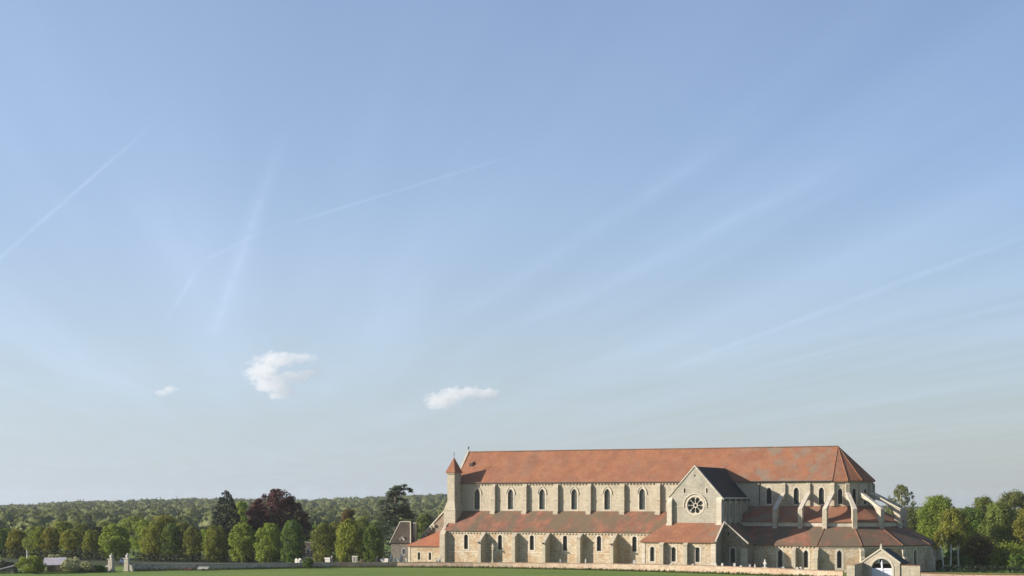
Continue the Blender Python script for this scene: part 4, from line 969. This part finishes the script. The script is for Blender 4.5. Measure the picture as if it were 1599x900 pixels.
# white birch stems at the right
for px, Y, dx, h, lab in ((1474, 352, .8, 8.5, 'leaning white birch stem nearest the apse'), (1484, 353, -.3, 9.5, 'straight white birch stem, middle one of the three'), (1497, 356, .3, 8.0, 'white birch stem furthest from the apse')):
    o = empty('birch_tree', at(px, Y)); b = MB(); b.tube([(0, 0, 0), (-dx*.5, 0, h*.4), (-dx, 0, h*.7), (-dx*.6, 0, h)], [.2, .17, .13, .05], 7)
    b.tube([(-dx*.5, 0, h*.4), (dx*.5, 0, h*.7), (dx, 0, h)], [.1, .07, .03], 5); b.build('trunk', M['birch'], o)
    r = random.Random(px); cl = [(r.uniform(-2, 2), r.uniform(-1, 1), h*r.uniform(.6, 1.15), .8, .8, .8) for _ in range(12)]
    V, Fc, T = crown_np(cl, 1300, .38, px, .5); mesh_np('crown', V, Fc, LEAF['yellow'], o, T); tag(o, lab, 'tree', 'birches')

shrub(48, 338, 866, 50, 'lime', 'large drooping green shrub left of the open shed', 31, 4200)
shrub(84, 349, 863, 28, 'blossom', 'pale blossoming shrub just behind the shed roof', 32, 1800)
shrub(112, 342, 867, 34, 'blossom', 'cream blossoming shrub at the right end of the shed', 33, 2400)
shrub(136, 345, 875, 26, 'blossom', 'low pale flowering shrub between the shed and the left gate pillar', 34, 1600)
shrub(155, 346, 881, 22, 'green', 'small dull green bush beside the left gate pillar', 35, 1200)
shrub(482, 362.5, 869, 20, 'green', 'round green bush growing against the wall below the cottage', 36, 2200, .26)
shrub(566, 376, 870, 15, 'blossom', 'small pale bush in the cemetery left of the tombs', 37, 700, .22)
shrub(10, 352, 873, 30, 'dark', 'dark bush by the low shed at the left edge', 38, 1600)
# pale trunk of a birch left of the shed
o = empty('birch_tree', at(42, 366)); b = MB(); b.tube([(0, 0, 0), (.1, 0, 3), (0, 0, 6)], [.22, .18, .1], 7); b.build('trunk', M['birch'], o)
cl = [(0, 0, 6, 1.2, 1.2, 1.6), (.6, 0, 5, .9, .9, .9)]; V, Fc, T = crown_np(cl, 600, .3, 5, .4); mesh_np('crown', V, Fc, LEAF['olive'], o, T); tag(o, 'slim birch with pale trunk in the gap between the far left limes', 'tree')

# rough grass along the wall feet
def tufts(lines, n, seed):
    r = np.random.default_rng(seed); VV = []
    for pts in lines:
        for a, b_ in zip(pts[:-1], pts[1:]):
            L = math.dist(a, b_); m_ = int(L*n); q = r.random(m_); x = a[0]+(b_[0]-a[0])*q+r.normal(0, .1, m_); y = a[1]+(b_[1]-a[1])*q-.3-np.abs(r.normal(0, .7, m_))
            h = r.uniform(.12, .55, m_)*(.4+r.random(m_)**2); w_ = r.uniform(.06, .16, m_); dx = r.normal(0, .12, m_)
            z0_ = np.zeros(m_); VV.append(np.stack([np.stack([x-w_, y, z0_], 1), np.stack([x+w_, y, z0_], 1), np.stack([x+w_*.4+dx, y-.05, h], 1), np.stack([x-w_*.4+dx, y-.05, h], 1)], 1).reshape(-1, 3))
    V = np.concatenate(VV); return V, np.arange(len(V)).reshape(-1, 4), np.repeat(r.random(len(V)//4), 4)
LEAF['grass'] = mat_leaf('rough_grass', (.09, .13, .025), (.24, .24, .08))
V, Fc, T = tufts([main, [(-87, 352), (-80, 354), (-68.6, 357), (-60, 361.5), (-52, 365), (-44.9, 368.7)], [(-115, 338), (-99.5, 345.5), (-91.9, 348)]], 42, 3)
tag(mesh_np('rough_grass', V, Fc, LEAF['grass'], tint=T), 'rough uncut grass along the foot of the walls', 'grass', kind='stuff')

# ------------------------------------------------------------------ buildings and small things at the left
def cottage(px, Y, W, D, hw, hr, label, chim=True, rot=-.25, hip=True):
    o = empty('cottage', at(px, Y), rot); w, d = W/2, D/2
    b = MB(); b.box(-w, w, -d, d, 0, hw); b.build('wall', M['cottage_wall'], o)
    i = w*.62 if hip else 0.0
    b = MB(); e_ = [(-w-.3, -d-.3, hw), (w+.3, -d-.3, hw), (w+.3, d+.3, hw), (-w-.3, d+.3, hw)]; r0, r1 = (-w+i, 0, hr), (w-(i if hip else 0)*.5, 0, hr)
    b.add(e_+[r0, r1], [(0, 1, 5, 4), (2, 3, 4, 5), (1, 2, 5), (3, 0, 4), (0, 3, 2, 1)]); rf = b.build('roof', M['tile_old'], o)
    b = MB()
    for p, q in ((r0, r1), (r0, e_[0]), (r1, e_[1])): b = MB(); b.tube([p, q], .14, 6); b.build('ridge_tiles', M['dress'], rf)
    if chim: b = MB(); b.box(w-.2, w+.5, .2, 1.1, hw-1, hr-.5); b.box(w-.3, w+.6, .1, 1.2, hr-.5, hr-.2); b.build('chimney', M['ashlar_grey'], rf)
    return o, w, d
M['cottage_wall'] = mat_rubble('shaded_cottage_rubble', (.16, .145, .12), (.17, .12, .08), (.28, .26, .22), (.08, .08, .07), .4, .5)  # shade on the cottage walls is put into this rubble colour
M['tile_old'] = mat_tile('old_brown_tile', (.075, .055, .038), (.055, .043, .032), (.12, .10, .07), .6, .45, .65)
def dormer(o, x, y, z, w=1.3, h=1.6):
    b = MB(); b.prism([(x-w/2, y, z), (x+w/2, y, z), (x+w/2, y, z+h*.6), (x, y, z+h), (x-w/2, y, z+h*.6)], (0, 1.6, 0)); dm = b.build('dormer', M['marble'], o)
    b = MB(); b.box(x-w*.25, x+w*.25, y-.03, y-.004, z+.2, z+h*.55); b.build('pane', M['glass_dark'], dm)
    b = MB()
    for sg in (-1, 1): b = MB(); b.prism([(x, y-.15, z+h+.05), (x+sg*(w/2+.2), y-.15, z+h*.55), (x+sg*(w/2+.2), y-.15, z+h*.55-.14), (x, y-.15, z+h-.1)], (0, 1.8, 0)); b.build('dormer_roof', M['dress'], dm)
o, w, d = cottage(631, 405, 5.2, 6, 5.0, 10.6, '')
tag(o, 'small old cottage with steep brown hipped roof and round dormer beside the church porch', 'cottage'); dormer(o, .4, -d+.1, 5.1, 1.2, 1.6)
b = MB(); b.box(.4, 1.3, -d-.03, -d-.004, 1.9, 3.7); wn_ = b.build('window', M['white'], o); b = MB(); b.box(.5, .82, -d-.05, -d-.032, 2.0, 3.6); b.build('pane', M['glass_dark'], wn_); b = MB(); b.box(.88, 1.2, -d-.05, -d-.032, 2.0, 3.6); b.build('pane', M['glass_dark'], wn_)
o, w, d = cottage(477, 412, 10, 6, 2.2, 4.9, '', chim=False, rot=.05, hip=False)
tag(o, 'low cottage with brown roof and white gabled dormers under the copper beech', 'cottage'); dormer(o, 1.0, -d-.1, 1.6, 1.2, 2.2); dormer(o, -1.9, -d-.1, 1.6, 1.2, 2.0)
# open shed with a pale sheet roof
o = empty('open_shed', at(86, 344), R(4)); tag(o, 'low open shed with pale grey sheet roof beside the left shrub', 'shed')
b = MB(); b.prism([(-2.4, -1.6, 1.62), (2.6, -1.6, 1.72), (2.2, 1.6, 3.25), (-2.75, 1.6, 3.15)], (0, 0, .1)); b.build('roof', M['sheet'], o)
for x_, y_ in ((-2.1, -1.45), (2.2, -1.45), (-2.1, 1.4), (2.0, 1.4)): b = MB(); b.box(x_-.11, x_+.11, y_-.11, y_+.11, 0, 1.6 if y_ < 0 else 2.9); b.build('post', M['wood'], o)
b = MB(); b.box(-2.2, 2.2, 1.45, 1.55, 0, 2.9); b.build('back_wall', M['wood'], o)
o = empty('lean_to_shed', at(10, 340), R(0)); tag(o, 'dark low shed with sloping pale edged roof at the bottom left corner', 'shed')
b = MB(); b.prism([(-3, -1.5, .4), (2.2, -1.5, 1.75), (2.2, 2, 1.75), (-3, 2, .4)], (0, 0, .12)); rf = b.build('roof', M['iron'], o)
b = MB(); b.prism([(-1.0, -1.56, .85), (2.25, -1.56, 1.7), (2.25, -1.56, 1.98), (-1.0, -1.56, 1.1)], (0, .05, 0)); b.build('barge_board', M['sheet'], rf)
b = MB(); b.prism([(-2.8, -1.3, 0), (2, -1.3, 0), (2, -1.3, 1.6), (-2.8, -1.3, .35)], (0, 3, 0)); b.build('wall', M['wood'], o)
# things leaning by the field wall
M['redtile'] = mat_plain('stacked_red_tile', (.30, .12, .09), .35, .9, 6)
o = empty('tile_pile', at(296, 353.5), R(5)); tag(o, 'low pile of reddish tiles on the grass against the grey wall', 'tile pile')
r = random.Random(5); b = MB()
for i in range(26): x = r.uniform(-1.0, .8); z = r.uniform(0, .45)*(1-abs(x)*.5); b = MB(); b.box(x-.2, x+.2, -.3+r.uniform(-.2, .2), .2, z, z+.12); b.build('tile', M['redtile'], o)
o = empty('leaning_beam', at(304, 353), R(0)); tag(o, 'dark plank leaning diagonally between the tile pile and the pale sheet', 'plank')
b = MB(); b.prism([(-.9, -.1, .0), (-.6, -.1, 0), (1.0, -.1, 1.35), (.7, -.1, 1.4)], (0, .2, 0)); b.build('plank', M['iron'], o)
o = empty('covered_trailer', at(318, 352.5), R(-3)); tag(o, 'low trailer under a pale cover standing on the grass by the wall', 'trailer')
b = MB(); b.prism([(-1.35, -.8, .35), (1.2, -.8, .4), (1.35, -.8, .85), (-.95, -.8, .95)], (0, 1.6, 0)); b.build('cover', M['marble'], o)
b = MB(); b.box(-1.2, 1.2, -.7, .7, .2, .34); b.build('bed', M['iron'], o)
for s_ in (-1, 1): b = MB(); b.tube([(.1, s_*.75, .27), (.1, s_*.9, .27)], .27, 12); b.build('wheel', M['iron'], o)
# car seen between the pillars
o = empty('parked_car', at(193, 392), R(8)); tag(o, 'pale bluish parked car half hidden behind the right gate pillar', 'car'); M['carpaint'] = mat_plain('pale_car_paint', (.42, .46, .56), .05, .35)
b = MB(); b.prism([(-.85, -2, .35), (.85, -2, .35), (.85, -2, .95), (.7, -2, 1.0), (-.7, -2, 1.0), (-.85, -2, .95)], (0, 4, 0)); b.hexa([(-.75, -1.1, 1.0), (.75, -1.1, 1.0), (.75, 1.8, 1.0), (-.75, 1.8, 1.0), (-.6, -.5, 1.48), (.6, -.5, 1.48), (.6, 1.4, 1.48), (-.6, 1.4, 1.48)]); b.build('body', M['carpaint'], o)
b = MB(); b.prism([(-.68, -1.08, 1.06), (.68, -1.08, 1.06), (.56, -.58, 1.44), (-.56, -.58, 1.44)], (0, -.03, .02)); b.build('windscreen', M['glass_dark'], o)
for x_ in (-.8, .8):
    for y_ in (-1.3, 1.3): b = MB(); b.tube([(x_-.1, y_, .32), (x_+.1, y_, .32)], .32, 12); b.build('wheel', M['iron'], o)
for x_ in (-.6, .6): b = MB(); b.box(x_-.13, x_+.13, -2.03, -2.004, .65, .8); b.build('headlight', M['marble'], o)

# ------------------------------------------------------------------ tombs
def tomb(px, Y, H, W, kind, m, label, grp='tombs in the cemetery'):
    o = empty('tomb' if kind != 'headstone' else 'headstone', at(px, Y), -ANG+random.uniform(-.1, .1)); b = MB(); w = W/2
    if kind == 'headstone':
        b.plate(arch2d(0, W, .1, H-w, False, 5), [], lambda a, z, dd: (a, -dd, z), .12, -.12); b.build('slab', m, o); b = MB(); b.box(-w-.15, w+.15, -.3, .3, 0, .22); b.build('base', m, o)
    elif kind == 'cross':
        b.box(-w*.9, w*.9, -.35, .35, 0, H*.5); b.build('base', m, o); b = MB(); b.box(-w*.25, w*.25, -.15, .15, H*.5, H); b.box(-w*.62, w*.62, -.14, .14, H*.68, H*.82); b.build('cross', m, o)
    elif kind == 'ledger':
        b.box(-w, w, -.5, .5, 0, H*.8); b.build('chest', m, o); b = MB(); b.box(-w-.1, w+.1, -.6, .6, H*.8+.003, H); b.build('slab', m, o)
    elif kind == 'stele':
        b.hexa([(-w, -.35, .3), (w, -.35, .3), (w, .35, .3), (-w, .35, .3), (-w*.7, -.25, H*.8), (w*.7, -.25, H*.8), (w*.7, .25, H*.8), (-w*.7, .25, H*.8)])
        b.add([(-w*.75, -.28, H*.8), (w*.75, -.28, H*.8), (w*.75, .28, H*.8), (-w*.75, .28, H*.8), (0, 0, H)], [(0, 1, 4), (1, 2, 4), (2, 3, 4), (3, 0, 4), (0, 3, 2, 1)]); b.build('shaft', m, o)
        b = MB(); b.box(-w-.2, w+.2, -.5, .5, 0, .3); b.build('base', m, o)
    elif kind == 'railing':
        b.box(-w, w, -.4, .4, 0, H*.35); b.build('base', m, o)
        for i in range(4): b = MB(); x = -w+.1+(2*w-.2)*i/3; b.box(x-.07, x+.07, -.08, .08, H*.35, H*.93); b.build('post', m, o)
        b = MB(); b.box(-w, w, -.1, .1, H*.93, H); b.build('rail', m, o)
    tag(o, label, 'tomb' if kind != 'headstone' else 'headstone', grp); return o
MA, GR = M['marble'], M['granite']
tomb(463, 373, 2.1, .8, 'headstone', MA, 'small white headstone left of the round bush at the wall')
tomb(468.5, 373.5, 2.1, 1.0, 'headstone', MA, 'white headstone touching the left side of the round bush at the wall')
tomb(513, 378, 2.1, 1.4, 'ledger', MA, 'pale slab tomb above the corner where the two walls meet')
tomb(518.5, 380, 2.6, .5, 'stele', GR, 'thin grey grave post right of the pale slab at the wall corner')
tomb(554, 378, 2.5, 1.5, 'railing', MA, 'white tomb with a railing of small posts left of the pale bush')
tomb(589, 379, 2.7, .7, 'stele', GR, 'narrow grey grave monument alone between the pale bush and the long slab')
tomb(602, 378, 1.9, 2.2, 'ledger', MA, 'long low white slab tomb left of the cottage')
tomb(611, 379, 3.1, .8, 'stele', MA, 'tall pointed white monument at the right end of the long slab')
tomb(619.5, 378, 2.2, 1.2, 'headstone', MA, 'broad white headstone below the cottage wall')
tomb(626.8, 379, 3.0, .7, 'stele', MA, 'pointed white monument below the cottage window')
tomb(634, 378, 2.0, .6, 'headstone', GR, 'small grey headstone at the corner of the church annex')
tomb(687, 380, 2.0, .5, 'headstone', GR, 'grey headstone beside the corner buttress of the church')
tomb(682, 380, 1.8, .4, 'headstone', MA, 'tiny pale headstone under the annex wall')
tomb(875, 371, 2.1, .6, 'cross', GR, 'grey stone cross in the shade of the second deep buttress')
tomb(915, 368, 2.3, .5, 'stele', GR, 'narrow grey stone in the shade between two aisle windows')
tomb(991, 361, 2.2, .8, 'headstone', GR, 'grey headstone in the shade of the last deep buttress')
tomb(1048, 346.3, 1.95, .7, 'headstone', MA, 'white headstone below the first window of the projecting chapel')
tomb(1082, 343.3, 2.0, .6, 'headstone', MA, 'white headstone between the chapel buttresses')
tomb(1118, 341, 2.3, .6, 'stele', MA, 'pale grave marker at the dark corner of the projecting chapel')
tomb(1128, 340, 2.3, .45, 'headstone', MA, 'white headstone just right of the projecting chapel corner')
tomb(1147, 337.5, 2.4, .5, 'headstone', MA, 'bright white headstone under the dark chapel window')
tomb(1157, 337, 1.9, .5, 'headstone', MA, 'small low headstone right of the dark chapel window')
tomb(1171, 336, 2.2, .5, 'headstone', GR, 'grey headstone before the flat corner buttress')
tomb(1179, 335, 2.3, .6, 'cross', MA, 'small white grave cross left of the big white monument')
tomb(1194.5, 334, 3.3, 1.15, 'cross', MA, 'big white cross monument in the dark recess right of the transept')
tomb(1223, 331, 1.9, .6, 'headstone', GR, 'grey headstone under the half shaded choir window')
tomb(1245, 328, 1.9, .5, 'headstone', MA, 'small white headstone left of the second choir window')
tomb(1250, 328, 2.0, .5, 'headstone', MA, 'white headstone at the left edge of the second choir window')
# tall cross column before the aisle
o = empty('stone_cross', at(769.5, 380), -ANG); tag(o, 'tall slender stone cross column between the first two aisle buttresses', 'cross')
b = MB(); b.box(-.55, .55, -.55, .55, 0, .5); b.box(-.35, .35, -.35, .35, .5, 1.0); b.build('base', M['ashlar'], o)
b = MB(); b.tube([(0, 0, 1.0), (0, 0, 4.0)], [.24, .18], 10); b.build('shaft', M['ashlar'], o)
b = MB(); b.box(-.28, .28, -.28, .28, 4.0, 4.3); b.box(-.13, .13, -.13, .13, 4.3, 5.5); b.box(-.42, .42, -.12, .12, 4.7, 4.95); b.build('cross', M['ashlar'], o)

# ------------------------------------------------------------------ two small clouds and a wisp, real volumes far off
def cloud(px, py, Y, blobs, label, dens=.02, thr=.47, nscale=3.0, seed=0.0):
    s = F_PX/Y; c = at(px, Y, EYE-(py-HOR)/s)
    x0 = min(b[0]-b[2] for b in blobs)-8; x1 = max(b[0]+b[2] for b in blobs)+8; y0 = min(b[1]-b[3] for b in blobs)-6; y1 = max(b[1]+b[3] for b in blobs)+6
    b = MB(); dpt = (x1-x0)*.3/s; b.box((x0-px)/s, (x1-px)/s, -dpt, dpt, -(y1-py)/s, -(y0-py)/s)
    k = NT('cloud_vapour'); k.n.remove(k.b); ob = k.tex(); acc = None
    wob = k.n.new('ShaderNodeTexNoise'); wob.inputs['Scale'].default_value = .013; wob.inputs['Detail'].default_value = 2; k.l.new(ob, wob.inputs['Vector'])
    for (bx, by, rx, ry) in blobs:
        mp = k.n.new('ShaderNodeMapping'); mp.vector_type = 'POINT'; X_, Z_ = (bx-px)/s, -(by-py)/s; sx_, sz_ = s/rx, s/ry; sy_ = s/((rx+ry)/2)
        mp.inputs['Scale'].default_value = (sx_, sy_, sz_); mp.inputs['Location'].default_value = (-X_*sx_, 0, -Z_*sz_); k.l.new(ob, mp.inputs[0])
        ln = k.n.new('ShaderNodeVectorMath'); ln.operation = 'LENGTH'; k.l.new(mp.outputs[0], ln.inputs[0])
        v = k.math('SUBTRACT', 1.0, ln.outputs['Value']); acc = v if acc is None else k.math('MAXIMUM', acc, v)
    sh = k.tex(scale=(1, 1, 1.25)); ns = k.noise(sh, nscale/100, 8, .66)
    d = k.math('ADD', acc, k.math('MULTIPLY', k.math('SUBTRACT', ns, .45), 2.7))
    pv = k.n.new('ShaderNodeVolumePrincipled'); pv.inputs['Color'].default_value = (1, .985, .95, 1); pv.inputs['Anisotropy'].default_value = .35
    k.m.cycles.volume_step_rate = .35; k.l.new(k.ramp(d, .03, .42, 0, dens), pv.inputs['Density']); k.l.new(pv.outputs[0], k.n['Material Output'].inputs['Volume'])
    o = b.build('cloud', k.m); o.location = c; tag(o, label, 'cloud')
cloud(444, 588, 6000, [(450, 588, 20, 9), (410, 580, 28, 18), (432, 563, 34, 13), (466, 560, 26, 9), (486, 582, 22, 7), (425, 600, 30, 16), (440, 612, 22, 12), (460, 590, 26, 9)], 'larger white puffy cloud low in the sky above the copper beech', dens=.011)
cloud(722, 620, 6000, [(690, 626, 26, 13), (712, 616, 24, 12), (732, 612, 20, 10), (758, 616, 24, 10), (676, 632, 14, 8)], 'long white puffy cloud just above the left end of the church', dens=.014, nscale=3.2)
cloud(261, 611, 6000, [(264, 609, 12, 7), (254, 613, 14, 5)], 'tiny white cloud wisp above the left trees', dens=.012)
